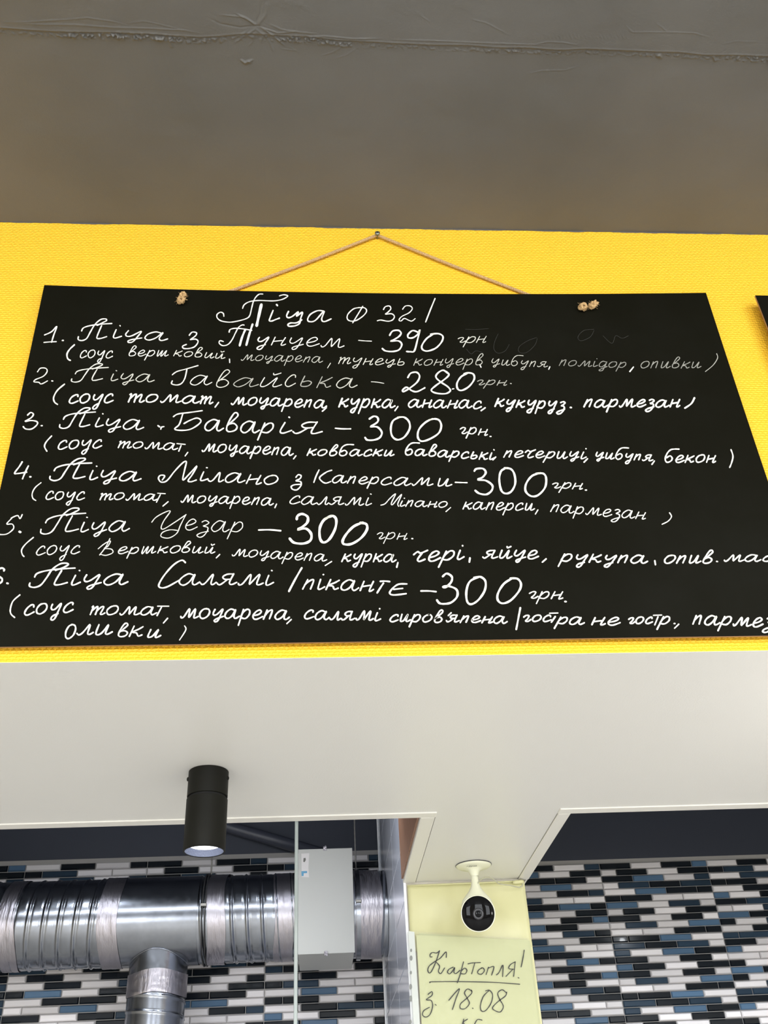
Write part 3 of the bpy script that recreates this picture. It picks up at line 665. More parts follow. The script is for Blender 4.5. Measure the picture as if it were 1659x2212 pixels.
l.W('C', 'баварські', 292, 1432, 1055, 1475, 58, 12); l.st('C', S_('1070,1450 1045,1475'), 11); l.W('C', 'печериці', 1138, 1452, 1838, 1466, 58, 11)
l.st('D', S_('250,1340 222,1368'), 10); l.W('D', 'цибупя', 308, 1336, 758, 1358, 48, 10); l.st('D', S_('772,1358 752,1385'), 10); l.W('D', 'бекон', 850, 1368, 1255, 1370, 56, 11); l.st('D', S_('1370,1270 1385,1320 1375,1370 1360,1408'), 10)
l.build('handwritten_line')
# 4
l = Line(mb, w=10)
for t in ('190,30 165,70 125,125 150,130 228,118', '242,65 215,120 192,175'): l.st('E', S_(t), 12)
l.st('E', S_('255,158 263,158'), 14); l.W('E', 'П', 420, 185, 770, 185, 84, 12); l.W('E', 'іца', 755, 182, 1198, 195, 84, 12)
for t in ('-195,185 -175,150 -210,145 -228,170 -205,203 -155,190 -90,110 -20,38 10,30 -5,100 -20,185 30,140 100,65 60,140 25,190 50,200 95,185', '945,162 965,140 990,150 978,175 945,192 985,200 988,232 955,268 918,265 905,242 932,226 990,222', '1142,100 1118,150 1098,205', '1250,102 1205,118 1148,162 1165,195 1200,212 1242,198'): l.st('F', S_(t), 11)
l.W('F', 'ілано', 122, 195, 800, 225, 80, 11); l.W('F', 'апер', 1255, 208, 1660, 222, 62, 10); l.W('G', 'сам', 85, 226, 530, 235, 66, 10); l.W('G', 'и', 568, 238, 692, 240, 66, 11)
l.st('G', S_('725,205 780,207 825,208'), 11)
for t in ('888,108 905,90 960,88 985,120 960,160 918,182 985,190 1040,230 1035,275 990,308 930,300 895,275', '1160,82 1115,110 1100,180 1115,268 1150,300 1200,285 1235,220 1230,140 1200,92 1145,82', '1450,125 1380,150 1330,215 1325,280 1370,322 1430,315 1490,250 1500,170 1475,130 1415,130'): l.st('G', S_(t), 16)
l.W('G', 'грн', 1555, 255, 1815, 266, 50, 9); l.st('H', S_('234,248 241,248'), 12)
l.build('handwritten_line')
l = Line(mb, w=9)
l.st('E', S_('350,208 300,250 275,300 280,340 305,360'), 9); l.W('E', 'соус', 388, 352, 722, 358, 72, 10); l.W('E', 'тома', 845, 352, 1345, 358, 56, 10)
l.st('E', S_('1368,310 1335,375'), 9); l.st('E', S_('1345,298 1410,302'), 8); l.st('E', S_('1435,370 1390,408'), 9)
l.W('F', 'моцарепа', -35, 375, 752, 400, 62, 10); l.st('F', S_('780,390 765,422'), 9); l.W('F', 'салямі', 888, 388, 1588, 405, 68, 9)
for t in ('90,400 125,388 160,350 200,312 215,308 180,380 190,395 235,340 268,308 235,385 242,410',): l.st('G', S_(t), 8)
l.W('G', 'іпано', 250, 408, 662, 420, 50, 9); l.st('G', S_('685,420 645,455'), 8); l.W('G', 'каперси', 792, 432, 1400, 446, 62, 10); l.st('G', S_('1430,440 1408,476'), 9)
l.W('G', 'пармезан', 1538, 455, 2352, 522, 64, 9); l.st('H', S_('890,425 905,455 880,490 832,515'), 8)
l.build('handwritten_line')
# 5
l = Line(mb, w=10)
for t in ('95,510 150,488 170,515 190,480', '100,512 58,560 105,562 115,600 60,645 0,650 -10,640'): l.st('E', S_(t), 9)
l.st('E', S_('165,626 175,630'), 18); l.W('E', 'П', 342, 645, 715, 640, 94, 11); l.W('E', 'іца', 682, 632, 1102, 622, 84, 11)
for t in ('1295,545 1335,500 1420,455 1452,455 1400,530 1375,590 1400,602 1500,540 1588,480', '1585,482 1540,570 1508,640 1440,680 1375,668 1388,632 1450,610 1512,615'): l.st('E', S_(t), 8, .85)
l.W('F', 'езар', -5, 608, 500, 635, 88, 8, .9); l.st('F', S_('628,612 720,610 815,618'), 14)
for t in ('952,520 960,490 1000,475 1045,500 1040,550 990,592 960,608 1030,600 1075,645 1068,700 1010,727 930,720 892,685', '1250,493 1190,520 1150,590 1150,680 1180,718 1230,690 1280,600 1288,520 1250,490 1195,518', '1515,548 1440,580 1380,640 1345,700 1355,732 1420,730 1500,680 1550,610 1545,562 1495,550'): l.st('F', S_(t), 20)
l.W('G', 'грн', 55, 690, 318, 692, 56, 7); l.st('G', S_('354,685 362,686'), 11)
l.build('handwritten_line')
l = Line(mb, w=9)
l.st('E', S_('285,675 220,730 185,780 190,820 205,838'), 10); l.W('E', 'соус', 305, 825, 683, 815, 72, 9)
for t in ('938,685 900,760 850,825', '838,772 890,730 942,705 920,750 890,768 950,775 962,805 905,828 860,820'): l.st('E', S_(t), 8, .9)
l.W('E', 'ершко', 1002, 815, 1545, 806, 58, 9); l.W('F', 'вий', -38, 802, 252, 812, 58, 9); l.st('F', S_('295,820 265,850'), 9)
l.W('F', 'моцарепа', 402, 832, 1205, 880, 60, 9); l.st('F', S_('1250,880 1195,915'), 9); l.W('F', 'курка', 1338, 880, 1798, 886, 66, 12)
l.st('G', S_('235,890 225,930'), 12); l.W('G', 'чері', 362, 885, 800, 862, 78, 14); l.st('G', S_('850,850 845,885'), 14)
l.W('G', 'яйце', 962, 850, 1432, 860, 72, 13); l.st('G', S_('1500,858 1468,886'), 13)
l.W('H', 'рукупа', 42, 805, 718, 822, 60, 12); l.st('H', S_('775,800 780,830'), 13); l.W('H', 'опив', 846, 820, 1228, 818, 62, 12); l.st('H', S_('1258,805 1264,806'), 12); l.W('H', 'мас', 1318, 805, 1700, 805, 48, 11)
l.build('handwritten_line')
# 6
l = Line(mb, w=11)
l.st('E', S_('33,960 35,945 10,937 -25,960 -50,1020 -30,1070 10,1058 18,1030 -10,1010 -40,1030'), 15); l.st('E', S_('60,1066 68,1068'), 16)
l.W('E', 'П', 245, 1102, 622, 1098, 92, 13); l.W('E', 'іца', 600, 1085, 1088, 1078, 92, 13)
l.st('E', S_('1582,890 1550,870 1480,910 1400,1000 1355,1080 1375,1105 1430,1095 1530,1040'), 13)
l.W('F', 'алямі', -52, 1080, 752, 1082, 92, 12); l.st('F', S_('995,935 940,1030 885,1135'), 15)
l.W('F', 'пікан', 1005, 1115, 1612, 1135, 88, 13)
for t in ('85,1050 125,1048 165,1052', '112,1065 85,1105 58,1148', '310,1072 240,1075 190,1110 165,1150 200,1166 305,1155', '200,1118 275,1110', '432,1132 500,1132 560,1138'): l.st('G', S_(t), 14)
for t in ('618,1008 652,983 695,1010 690,1055 645,1100 618,1098 665,1090 735,1120 740,1180 690,1230 630,1242 590,1236 568,1210', '925,1012 850,1050 820,1130 825,1218 860,1245 920,1210 975,1130 982,1050 940,1012 885,1018', '1215,1022 1140,1070 1090,1150 1088,1210 1130,1238 1200,1210 1270,1130 1285,1070 1255,1028 1195,1024'): l.st('G', S_(t), 17)
l.W('G', 'грн', 1352, 1195, 1645, 1202, 64, 11); l.st('H', S_('74,1118 82,1119'), 14)
l.build('handwritten_line')
l = Line(mb, w=12)
l.st('E', S_('170,1165 110,1220 88,1290 95,1330 125,1358'), 11); l.W('E', 'соус', 202, 1338, 628, 1312, 84, 13); l.W('E', 'тома', 758, 1332, 1335, 1335, 74, 12)
l.st('E', S_('1378,1270 1340,1342'), 12); l.st('E', S_('1345,1262 1440,1262'), 10); l.st('E', S_('1430,1365 1395,1405'), 12)
l.W('F', 'моцарепа', -38, 1362, 888, 1375, 80, 13); l.st('F', S_('905,1375 868,1410'), 12); l.W('F', 'салямі', 1012, 1370, 1665, 1388, 76, 13)
l.W('G', 'сиров', 162, 1392, 620, 1402, 64, 13); l.st('G', S_('690,1318 665,1342'), 12); l.W('G', 'япена', 652, 1396, 1168, 1408, 58, 13)
l.st('G', S_('1280,1275 1262,1370 1245,1460'), 14); l.W('G', 'гос', 1308, 1392, 1545, 1392, 56, 13); l.st('G', S_('1578,1350 1545,1398'), 13); l.st('G', S_('1530,1322 1600,1320'), 11)
l.W('H', 'ра', 12, 1292, 222, 1298, 58, 12); l.W('H', 'не', 282, 1300, 502, 1300, 56, 12); l.W('H', 'гос', 568, 1290, 760, 1290, 52, 12); l.st('H', S_('800,1238 775,1300'), 12); l.st('H', S_('765,1226 828,1224'), 10)
l.W('H', 'р', 812, 1294, 895, 1294, 62, 12); l.st('H', S_('926,1290 932,1290'), 12); l.st('H', S_('962,1295 930,1326'), 11); l.W('H', 'пармез', 1072, 1294, 1700, 1318, 68, 13, .95)
l.build('handwritten_line')
l = Line(mb, w=11)
l.W('E', 'о', 552, 1538, 648, 1538, 122, 13); l.W('E', 'ли', 665, 1510, 955, 1500, 92, 13); l.W('E', 'в', 1000, 1522, 1100, 1522, 66, 12, .95); l.W('E', 'к', 1105, 1520, 1225, 1520, 88, 12, .95); l.W('E', 'и', 1252, 1530, 1370, 1530, 72, 13); l.st('E', S_('1575,1430 1585,1465 1532,1550'), 9)
l.build('handwritten_line')
# ghosts of wiped chalk
l = Line(mb, w=5)
for c, t in (('C', '810,360 900,362 1010,355'), ('C', '820,530 860,570 900,545 960,560'), ('C', '1090,400 1060,470 1055,530 1090,565 1150,545 1185,490'), ('C', '1420,430 1340,460 1270,510 1270,555 1330,560 1400,500 1425,440'), ('D', '300,330 220,340 175,390 200,420 270,390 300,340'), ('D', '370,380 440,440 470,380 520,400 570,380')): l.st(c, S_(t), 3, .17)
l.build('wiped_chalk_trace')

# ---- twine: two-strand cord from the screw down behind the board, knots on the front
def cord(q, pts, r=.0026, pitch=.011, strands=3):
    pts = [Vector(p) for p in pts]; L = [0]
    for a, b in zip(pts, pts[1:]): L.append(L[-1]+(b-a).length)
    n = max(8, int(L[-1]/.0014)); P = []
    for i in range(n+1):
        s = L[-1]*i/n; k = max(j for j in range(len(L)-1) if L[j] <= s+1e-9); t = (s-L[k])/(L[k+1]-L[k]); P.append((pts[k].lerp(pts[k+1], t), s))
    for st in range(strands):
        out = []
        for i, (p, s) in enumerate(P):
            t = (P[min(i+1, n)][0]-P[max(i-1, 0)][0]).normalized(); u = t.cross(Vector((0, 1, 0)))
            u = u.normalized() if u.length > 1e-4 else Vector((1, 0, 0)); v = t.cross(u); a = 2*PI*(s/pitch+st/strands)
            out.append(p+(u*math.cos(a)+v*math.sin(a))*r*.62)
        q.tube(out, r*.58, 6)
nail = on_y(815, 509, 1.193)
k1 = pt_on_board(394, 650); k2 = pt_on_board(1268, 668)
q = MB()
eL = on_y(504, 627, 1.196); eR = on_y(1139, 636, 1.196)
cord(q, [(nail[0], 1.1935, nail[2]+.002), ((nail[0]*.5+eL[0]*.5), 1.1945, nail[2]*.5+eL[2]*.5-.0015), (eL[0], 1.196, eL[2]), (k1[0]+.004, 1.1965, k1[2]+.004)])
cord(q, [(nail[0], 1.1935, nail[2]+.002), ((nail[0]*.5+eR[0]*.5), 1.1945, nail[2]*.5+eR[2]*.5-.0015), (eR[0], 1.196, eR[2]), (k2[0]-.004, 1.1965, k2[2]+.004)])
q.build('hanging_twine', M_ROPE, mb, True)
def knot(cx, cy, cz, lobes, seed):
    r = random.Random(seed); q = MB()
    for (dx, dz, rr, rot) in lobes:
        pts = []
        for i in range(34):
            t = i/33*2*PI*1.9; pts.append((cx+dx+math.cos(t+rot)*rr*(.75+.2*math.sin(t*.5)), cy-.004-.003*math.sin(t*1.5+rot)-.0025, cz+dz+math.sin(t+rot)*rr*.8))
        cord(q, pts, .0026, .010)
    o = q.build('knot', M_ROPE, mb, True)
    f = MB()
    for k in range(46):
        dx, dz, rr, _ = r.choice(lobes); a = r.uniform(0, 2*PI); l = r.uniform(.0025, .006)
        p = Vector((cx+dx+math.cos(a)*rr*.9, cy-.005-r.uniform(0, .003), cz+dz+math.sin(a)*rr*.9)); d = Vector((math.cos(a+r.uniform(-.7, .7)), r.uniform(-.5, .3), math.sin(a+r.uniform(-.7, .7))))
        f.tube([p, p+d*l*.5, p+d*l+Vector((0, 0, -.001))], .00016, 3)
    f = f.build('frayed_fibre', M_ROPE, mb); f['kind'] = 'stuff'
knot(*k1, [(.001, .0065, .0052, .3), (-.001, -.005, .0060, 1.9)], 3)
knot(*k2, [(-.0085, -.001, .0066, .2), (.0085, .0030, .0056, 2.6), (.015, .0075, .0038, 1.2)], 5)
q = MB(); q.lathe([(.0001, .004), (.0025, .004), (.0048, .0028), (.005, .0018), (.003, .0), (.0018, -.003), (.0018, -.016)], (nail[0], 1.189, nail[2]), 20, (0, -1, 0))
sc = empty('screw', (nail[0], 1.2, nail[2]), 'small cross-head screw in the yellow wall holding the twine of the menu board', 'screw')
q.build('screw_body', M_SCREW, sc, True)
q = MB(); q.box((nail[0]-.0026, 1.1846, nail[2]-.0005), (nail[0]+.0026, 1.1850, nail[2]+.0005)); q.box((nail[0]-.0005, 1.1846, nail[2]-.0026), (nail[0]+.0005, 1.1850, nail[2]+.0026))
q.build('cross_recess', M_BLKGAP, sc)
# ---- second board at the right edge
e0 = on_y(1631.5, 638, 1.173)
m2 = empty('menu_board', (float(e0[0])+.5, 1.18, 2.24), 'second black board at the picture edge, only its corner in view, shadow beside it', 'menu board', 'black menu boards on the yellow wall')
slab('panel', float(e0[0]), float(e0[0])+1.05, 2.24, float(e0[2]), lambda x, z: 1.173, .0035, m2, 4)
q = MB(); cord(q, [(float(e0[0])+.4, 1.19, 2.93), (float(e0[0])+.525, 1.192, 3.08), (float(e0[0])+.65, 1.19, 2.93)]); q.build('hanging_twine', M_ROPE, m2, True)

# ================================================================ CEILING SPOT under the soffit
sp = (-.178, 1.615); R0 = .0335
s0 = empty('ceiling_spotlight', (sp[0], sp[1], ZS), 'black cylindrical surface-mounted spotlight glowing white under the white soffit', 'spotlight')
q = MB(); q.lathe([(0, 0), (R0-.001, 0), (R0, -.001), (R0, -.0435), (R0-.0006, -.044), (R0-.004, -.044)], (sp[0], sp[1], ZS), 64); flat_shade(q.build('canopy', M_BLK, s0))
q = MB(); q.lathe([(R0-.003, -.044), (R0-.003, -.048)], (sp[0], sp[1], ZS), 48); flat_shade(q.build('joint_gap', M_BLKGAP, s0))
zb = -.133
q = MB(); q.lathe([(0, -.048), (R0, -.048), (R0+.0004, -.0485), (R0+.0004, zb+.001), (R0-.0006, zb), (R0-.0022, zb), (R0-.0022, zb+.03), (0, zb+.03)], (sp[0], sp[1], ZS), 64); flat_shade(q.build('lamp_body', M_BLK, s0))
q = MB(); q.lathe([(R0-.0023, zb+.0008), (R0-.0028, zb+.001), (R0-.0080, zb+.0105)], (sp[0], sp[1], ZS), 48); flat_shade(q.build('reflector', M_REFL, s0))
q = MB(); q.lathe([(R0-.0080, zb+.0105), (.006, zb+.0115), (0, zb+.0115)], (sp[0], sp[1], ZS), 48); flat_shade(q.build('led_lens', M_LED, s0))
for a in (-12, 190):
    a = math.radians(a); q = MB(); d = (math.cos(a), math.sin(a), 0)
    q.lathe([(.0035, R0-.002), (.0035, R0+.0012), (.0015, R0+.0022), (0, R0+.0024)], (sp[0], sp[1], ZS-.014), 14, d); q.build('side_screw', M_BLK, s0, True)
L = bpy.data.lights.new('spot_beam', 'SPOT'); L.energy = 7; L.spot_size = 1.1; L.spot_blend = .5; L.shadow_soft_size = .02
lo = bpy.data.objects.new('spot_beam', L); COL.objects.link(lo); lo.parent = s0; lo.location = (0, 0, zb-.003)

# ================================================================ SECURITY CAMERA under the soffit tongue
cx_, cy_ = .354, 2.222
sc = empty('security_camera', (cx_, cy_, ZS), 'small cream security camera with a black round face hanging upside down from the soffit', 'camera')
q = MB(); q.lathe([(0, 0), (.0385, 0), (.0395, -.0015), (.039, -.0032), (.034, -.0062), (.022, -.0085), (.0130, -.013), (.0095, -.021), (.0085, -.025)], (cx_, cy_, ZS), 56); flat_shade(q.build('base', M_CREAM, sc), 50)
q = MB(); q.lathe([(.0395, -.0001), (.0405, -.0012), (.0398, -.002)], (cx_, cy_, ZS), 48); q.build('base_gasket', M_LENS, sc, True)
hc = Vector((cx_-.0035, cy_-.018, 2.1035)); fdir = (Vector(tuple(CAM))-hc); fdir = Vector((fdir.x*.55, fdir.y, fdir.z*.85)).normalized()
q = MB(); q.lathe([(.0082, .0), (.0078, -.004), (.0082, -.012), (.0105, -.022), (.0155, -.031), (.023, -.040), (.0315, -.050), (.0350, -.060), (.0345, -.070), (.030, -.078)], (0, 0, 0), 40)
q.v = [(cx_+v[0], cy_+.002+v[1]*(1 if v[2] > -.02 else max(.45, 1-(-v[2]-.02)*12)), ZS-.0245+v[2]) for v in q.v]
q.build('stem', M_CREAM, sc, True)
rf = .0375
q = MB(); q.lathe([(0, -.023), (.012, -.022), (.024, -.017), (.0325, -.008), (.0365, .001), (rf, .0065), (.0368, .0085), (.0352, .0082)], hc, 56, fdir); flat_shade(q.build('head_shell', M_CREAM, sc), 60)
q = MB(); q.lathe([(.0354, .0078), (.030, .0098), (.020, .0118), (.010, .0126), (0, .0129)], hc, 56, fdir); q.build('face_cover', M_DOME, sc, True)
q = MB(); q.lathe([(.0120, .0122), (.0118, .0131), (.0072, .0133), (.0068, .0128)], hc-Vector((0, 0, .001)), 36, fdir); q.build('lens_ring', M_LENS, sc, True)
q = MB(); q.lathe([(.0062, .0130), (.004, .0136), (0, .0138)], hc-Vector((0, 0, .001)), 24, fdir); q.build('lens', M_DOME, sc, True)
q = MB(); P = [on_y(x, y, 2.23) for x, y in ((1032, 1908), (1037, 1901), (1046, 1896), (1056, 1895), (1064, 1898), (1071, 1904), (1078, 1909), (1088, 1911), (1100, 1912), (1112, 1915), (1122, 1917), (1128, 1914), (1130, 1905))]
P = [Vector(p) for p in P]
for i, p in enumerate(P): t = i/(len(P)-1); P[i] = Vector(on_y(*[(1032, 1908), (1037, 1901), (1046, 1896), (1056, 1895), (1064, 1898), (1071, 1904), (1078, 1909), (1088, 1911), (1100, 1912), (1112, 1915), (1122, 1917), (1128, 1914), (1130, 1905)][i], 2.215+.128*t))
PP = []
for i in range(len(P)-1):
    for k in range(4): PP.append(P[i].lerp(P[i+1], k/4))
PP.append(P[-1]); q.tube(PP, .0014, 8); q.build('cable', M_CABLE, sc, True)
def on_base(px, py, off):      # underside cone of the camera base
    p = on_z(px, py, ZS-.0098); return (p[0], p[1], p[2]-off)
l = Line(sc, on_base, M_PRINT, 4, .5)
for t in ('398,352 405,340 420,338 430,345', '432,352 445,350 450,330', '458,328 452,345 470,348 475,335 460,334', '482,350 484,335', '490,348 497,330 505,345 512,330 520,344', '528,345 530,330', '536,345 542,326 555,342', '560,342 566,322 578,326 574,340', '576,336 578,342'): l.st('Q', S_(t), 5)
l.build('logo')

# ================================================================ COLUMN PAPERS
yc = YT
cov = empty('yellow_cover_sheet', (.35, yc, 2.15), 'pale yellow film covering the top of the column behind the security camera', 'cover sheet')
vs, fs = [], []; nX, nZ = 26, 16
for j in range(nZ+1):
    for i in range(nX+1):
        x = .2145+(.489-.2145)*i/nX; z = 2.203-(2.203-2.06)*j/nZ; t = i/nX
        y = yc-.004-.002*math.sin(j*.5)*math.sin(t*6)-(.006*math.exp(-((1-t)/.05)**2))
        vs.append((x-.35, y-yc, z-2.15))
for j in range(nZ):
    for i in range(nX): a = j*(nX+1)+i; fs.append((a, a+nX+1, a+nX+2, a+1))
o = mk('film', vs, fs, M_COVER, cov, True); md = o.modifiers.new('t', 'SOLIDIFY'); md.thickness = .0008
q = MB(); q.tube([(.2145, yc-.004, 2.203), (.35, yc-.0045, 2.204), (.489, yc-.006, 2.2045)], .002, 8); q.build('folded_edge', M_COVER, cov, True)
q = MB(); P = on_y(1122, 1905, yc-.012); q.lathe([(.0001, -.016), (.003, -.0155), (.0045, -.010), (.0045, .006), (.003, .010), (.0001, .0105)], (P[0], P[1], P[2]), 16, (1, 0, .05)); q.build('tape_roll_end', M_COVER, cov, True)
ys = yc-.017
pg = empty('price_notice', (.35, ys, 2.0), 'handwritten yellow notice in a clear plastic sleeve hung on the column', 'notice')
def quad_sheet(name, pix, Y, m, par, nX=20, nZ=20, amp=.0012, zcut=1.86):
    tl, tr = on_y(*pix[0], Y), on_y(*pix[1], Y); vs, fs = [], []
    for j in range(nZ+1):
        for i in range(nX+1):
            s = i/nX; t = j/nZ; top = tl+(tr-tl)*s; x = top[0]; z = top[2]+(zcut-top[2])*t
            vs.append((x, Y-amp*math.sin(s*5+1)*math.cos(t*4), z))
    for j in range(nZ):
        for i in range(nX): a = j*(nX+1)+i; fs.append((a, a+nX+1, a+nX+2, a+1))
    L = par.location; return mk(name, [(v[0]-L.x, v[1]-L.y, v[2]-L.z) for v in vs], fs, m, par, True)
quad_sheet('backing_sheet', [(906, 2018), (1149, 2034)], ys+.008, M_COVER, pg); quad_sheet('backing_sheet', [(904, 2016), (1145, 2032)], ys+.004, M_PAPER, pg)
quad_sheet('paper', [(899, 2020), (1141, 2030)], ys, M_PAPER, pg)
quad_sheet('sleeve', [(895, 2012), (1143, 2027)], ys-.0022, M_SLEEVE, pg)
st_ = quad_sheet('punched_strip', [(882, 2011), (895, 2013)], ys-.0014, M_STRIP, pg, 3, 6, .0)
def on_notice(px, py, off):
    p = on_y(px, py, ys-.0014-off); return (p[0], p[1], p[2])
for x, y, rw, rh in ((396, 1497, 10, 17), (396, 1572, 14, 26), (394, 1714, 10, 18), (392, 1850, 14, 27), (392, 1965, 14, 30), (388, 2192, 14, 24)):
    q = MB(); vs = [on_notice(800+(x+rw*math.cos(a))/4.497, 1720+(y+rh*math.sin(a))/4.497, .0006) for a in [2*PI*k/14 for k in range(14)]]
    q.add(vs, [tuple(range(13, -1, -1))]); q.build('punched_hole', M_HOLE, pg)
l = Line(pg, lambda x, y, o: (lambda p: (p[0], p[1], p[2]))(on_y(x, y, ys-.0034-o)), M_INK, 10)
for t in ('600,1560 582,1560 582,1535 605,1518 645,1522 672,1500', '672,1502 640,1600 600,1690 575,1718 558,1690 572,1650 620,1610 680,1572 735,1512 738,1565', '640,1612 672,1650 662,1700 685,1722 722,1668',
  '805,1660 765,1680 750,1710 772,1725 800,1695 820,1662 812,1708 832,1722 872,1690', '905,1608 875,1725 845,1812', '882,1700 915,1670 938,1690 920,1725 878,1722', '948,1628 1000,1618 1070,1615', '1015,1620 985,1725',
  '1085,1668 1050,1690 1045,1720 1080,1728 1108,1695 1095,1668 1072,1670', '1148,1660 1125,1732', '1142,1672 1200,1655 1178,1738', '1225,1735 1250,1712 1288,1640 1285,1752', '1408,1608 1362,1635 1345,1672 1392,1680', '1408,1610 1392,1750', '1380,1685 1318,1750',
  '1495,1495 1482,1575 1465,1658', '1436,1762 1444,1766', '580,1812 600,1802 850,1800 1200,1808 1452,1826',
  '560,1925 598,1898 600,1932 560,1962 545,1978 592,1985 605,2040 580,2118 540,2145 508,2125 520,2082 575,2050', '630,2022 640,2030', '762,1982 865,1868 830,1970 798,2072',
  '985,1892 945,1872 915,1910 940,1960 962,2012 922,2062 875,2060 878,2015 940,1960 985,1912 982,1882', '992,2058 998,2062', '1150,1890 1098,1945 1070,2030 1080,2085 1122,2080 1172,2010 1188,1930 1158,1885 1120,1890',
  '1320,1908 1280,1880 1238,1912 1255,1970 1292,2040 1262,2095 1208,2080 1188,2052 1240,1995 1312,1940 1325,1902', '908,2165 890,2230', '945,2165 903,2195 930,2230', '1085,2175 1040,2170 1008,2225'): l.st('P', S_(t), 9)
l.build('handwritten_text')

# ================================================================ VENTILATION DUCT
YD, ZD, RD = 3.0, 2.295, .1175
vd = empty('ventilation_duct', (-.35, YD, ZD), 'shiny galvanised spiral air duct with a downward branch crossing the tiled kitchen wall', 'duct')
def duct(x0, x1, r=RD, rib=0, pitch=.0425, lean=1, n=96, hidden=None):
    q = MB(); m = max(2, int((x1-x0)/.0026)) if rib else 2; vs = []
    for i in range(m+1):
        x = x0+(x1-x0)*i/m
        for k in range(n):
            a = 2*PI*k/n; rr = r
            if rib:
                ph = ((x+lean*pitch*a/(2*PI)) / pitch) % 1; d = min(ph, 1-ph)*pitch; rr += rib*math.exp(-(d/.0025)**2)-rib*.4*math.exp(-((d-.0068)/.0025)**2)
            vs.append((x, YD+math.cos(a)*rr, ZD+math.sin(a)*rr))
    q.add(vs, [(i*n+k, i*n+(k+1) % n, (i+1)*n+(k+1) % n, (i+1)*n+k) for i in range(m) for k in range(n)]); return q
duct(-2.3, -.5975, rib=.003).build('spiral_section', M_STEEL, vd, True)
duct(-.5975, -.3275, r=RD+.0018).build('tee_section', M_STEEL, vd, True)
duct(-.3275, -.045, rib=.003, lean=-1).build('spiral_section', M_STEEL, vd, True)
duct(.105, .205, rib=.0012).build('spiral_section', M_STEEL, vd, True)
def tape(x0, x1, seed, r=RD+.0034, axis='x', c=None, name='foil_tape'):
    n, m = 96, 14; vs = []; base = c
    for i in range(m+1):
        for k in range(n):
            a = 2*PI*k/n; s = i/m; w = (x1-x0); xx = x0+w*s+.004*math.sin(a*3+seed)*(1 if i in (0, m) else .4)
            rr = r+.0012*(vn1(a*4+seed*7, s*9)-.3)+.0005*(vn1(a*14+seed, s*14)-.5)
            if axis == 'x': vs.append((xx, YD+math.cos(a)*rr, ZD+math.sin(a)*rr))
            else: vs.append((base[0]+math.cos(a)*rr, base[1]+math.sin(a)*rr, xx))
    q = MB(); q.add(vs, [(i*n+k, i*n+(k+1) % n, (i+1)*n+(k+1) % n, (i+1)*n+k) for i in range(m) for k in range(n)])
    return q.build(name, M_FOIL, vd, True)
def vn1(a, b): return float(vnoise(np.array([a]), np.array([b]), 1.0, 31)[0])
def xat(px, py): return float(on_y(px, py, YD-RD*.8)[0])
tape(xat(215, 1990), xat(258, 1990), 1); tape(xat(2, 1990), xat(38, 1990), 2, RD+.0022); tape(xat(447, 1990), xat(486, 1990), 3); tape(xat(592, 1990), xat(634, 1990), 4, RD+.0012); tape(.115, .188, 5, RD+.0024)
xc = xat(440, 1990)
for dx in (-.0035, .0045):
    q = MB(); n = 96
    q.lathe([(RD+.001, -.002), (RD+.0065, -.0016), (RD+.0065, .0016), (RD+.001, .002)], (xc+dx, YD, ZD), 96, (1, 0, 0)); flat_shade(q.build('clamp_ring', M_DARKMET, vd))
q = MB(); q.box((xc-.008, YD-RD-.012, ZD+.006), (xc+.009, YD-RD-.001, ZD+.014), .001); q.build('clamp_bolt', M_ROD, vd)
xr = .1225
q = MB(); q.lathe([(RD+.001, -.006), (RD+.006, -.006), (RD+.006, .006), (RD+.001, .006)], (xr, YD, ZD), 96, (1, 0, 0)); flat_shade(q.build('clamp_ring', M_STEEL, vd))
q = MB(); q.box((xr-.008, YD-RD-.011, ZD+.002), (xr+.008, YD-RD-.001, ZD+.010), .001); q.build('clamp_bolt', M_ROD, vd)
# hanger rods from the kitchen ceiling
for x in (xc+.004, xr):
    q = MB(); n = 60; q.tube([(x, YD, ZD+RD+.002+(ZK-ZD-RD-.002)*i/n) for i in range(n+1)], [.0022+(.0004 if i % 2 else 0) for i in range(n+1)], 8); q.build('hanger_rod', M_ROD, vd)
# downward branch
bxc, bR = float((on_y(275, 2110, YD-.0)[0]+on_y(415, 2110, YD-.0)[0])/2)-.005, .0794
q = MB(); n = 96; vs = []
ztop = lambda a: ZD-math.sqrt(max((RD+.002)**2-(bR*math.sin(a))**2, 0))
rows = 40
for i in range(3):
    for k in range(n):
        a = 2*PI*k/n; z1 = ztop(a); z = z1+(2.135-z1)*i/2; vs.append((bxc+math.cos(a)*(bR+.001), YD+math.sin(a)*(bR+.001), z))
q.add(vs, [(i*n+k, (i+1)*n+k, (i+1)*n+(k+1) % n, i*n+(k+1) % n) for i in range(2) for k in range(n)]); q.build('branch_collar', M_STEEL, vd, True)
q = MB(); ring = [(bxc+math.cos(2*PI*k/48)*(bR+.002), YD+math.sin(2*PI*k/48)*(bR+.002), ztop(2*PI*k/48)+.0005) for k in range(49)]; q.tube(ring, .0016, 6, False); q.build('crimped_seam', M_STEEL, vd, True)
q = MB(); m = 400; vs = []
for i in range(m+1):
    z = 2.137-(2.137-1.04)*i/m
    for k in range(n):
        a = 2*PI*k/n; ph = ((z+.040*a/(2*PI))/.040) % 1; d = min(ph, 1-ph)*.040; rr = bR+.0022*math.exp(-(d/.0022)**2); vs.append((bxc+math.cos(a)*rr, YD+math.sin(a)*rr, z))
q.add(vs, [(i*n+k, (i+1)*n+k, (i+1)*n+(k+1) % n, i*n+(k+1) % n) for i in range(m) for k in range(n)]); q.build('branch_pipe', M_STEEL, vd, True)
tape(2.094, 2.152, 6, bR+.0025, 'z', (bxc, YD))
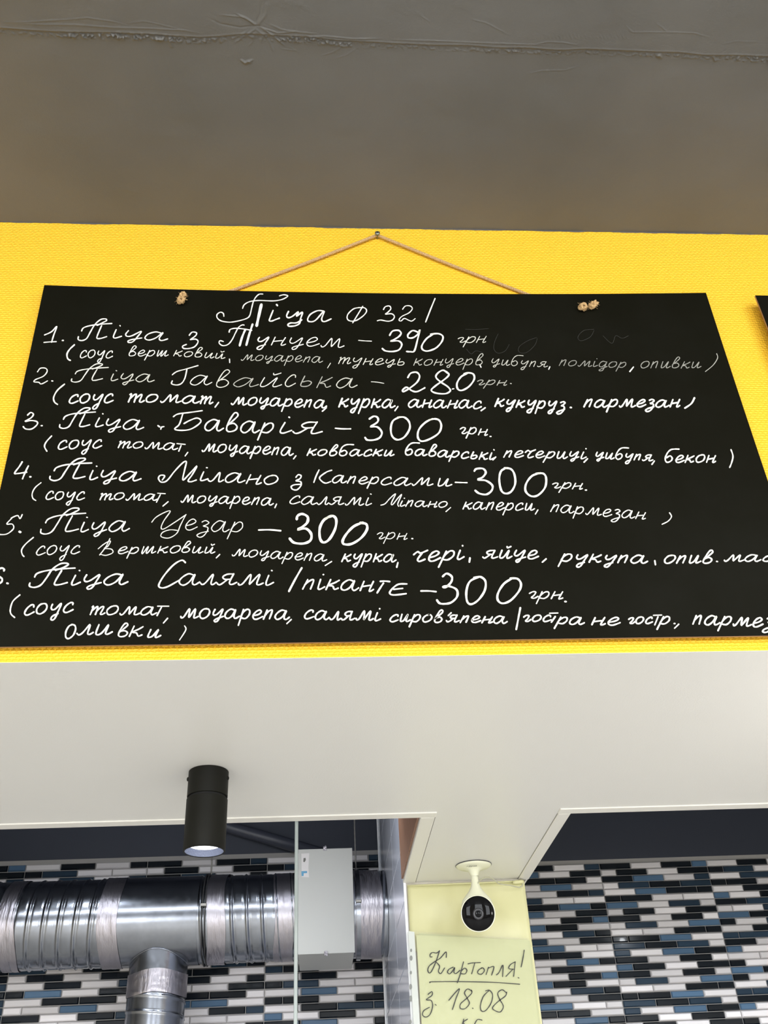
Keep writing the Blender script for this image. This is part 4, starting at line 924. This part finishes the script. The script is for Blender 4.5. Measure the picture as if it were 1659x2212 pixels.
# ---- grey metal box in front of the duct
YF = 2.856
p0 = on_y(644, 1837, YF); p1 = on_y(766.8, 2057, YF); q0 = on_y(646.8, 2063, YF)
bx = (float(p0[0]), float(p1[0]), float((p1[2]+q0[2])/2), float(on_y(700, 1833.5, YF)[2]))
mbx = empty('filter_box', ((bx[0]+bx[1])/2, YF, bx[2]), 'light grey sheet-metal filter box with two latches fitted around the air duct', 'duct box')
box_obj('housing', (bx[0]+.002, YF+.002, bx[2]+.001), (bx[1]-.002, 3.085, bx[3]-.001), M_BOX, mbx, .0015)
box_obj('lid', (bx[0], YF-.001, bx[2]), (bx[1], YF+.0018, bx[3]), M_BOX, mbx, .0008)
for zc_, s in ((bx[3], 1), (bx[2], -1)):
    xm = (bx[0]+bx[1])/2-.001; q = MB(); q.box((xm-.005, YF-.004, zc_-.006), (xm+.005, YF-.001, zc_+.006), .0008); q.tube([(xm-.004, YF-.006, zc_-.004), (xm+.004, YF-.006, zc_-.001), (xm-.003, YF-.007, zc_+.003), (xm+.003, YF-.007, zc_+.007*s)], .0012, 6); q.build('latch', M_FOIL, mbx)
def on_box(px, py, off=.0004): p = on_y(px, py, YF-.0011-off); return tuple(p)
def patch(name, c, pts, m, off, par):
    ox, oy, k = c; q = MB(); q.add([on_box(ox+x/k, oy+y/k, off) for x, y in pts], [tuple(range(len(pts)-1, -1, -1))]); return q.build(name, m, par)
B2 = (400, 1740, 3.6065)
patch('sticker', B2, [(905, 375), (967, 372), (960, 480), (965, 560), (908, 556)], M_STICK, .0002, mbx)
patch('sticker_print', B2, [(905, 512), (950, 510), (950, 526), (924, 528), (922, 550), (907, 550)], M_STICKB, .0005, mbx)
patch('sticker_print', B2, [(922, 410), (938, 408), (940, 425), (930, 442), (920, 438)], M_PRINT, .0005, mbx)
# ---- dark pipe along the kitchen ceiling
q = MB(); a = on_y(395, 1758, YKL-.03); b = on_y(715, 1850, YKL-.03); q.tube([a+(b-a)*-.6, a, (a+b)/2, b], .019, 16)
o = q.build('painted_pipe', M_PIPE, None, True); tag(o, 'dark painted pipe running diagonally across the navy wall above the tiles', 'pipe')
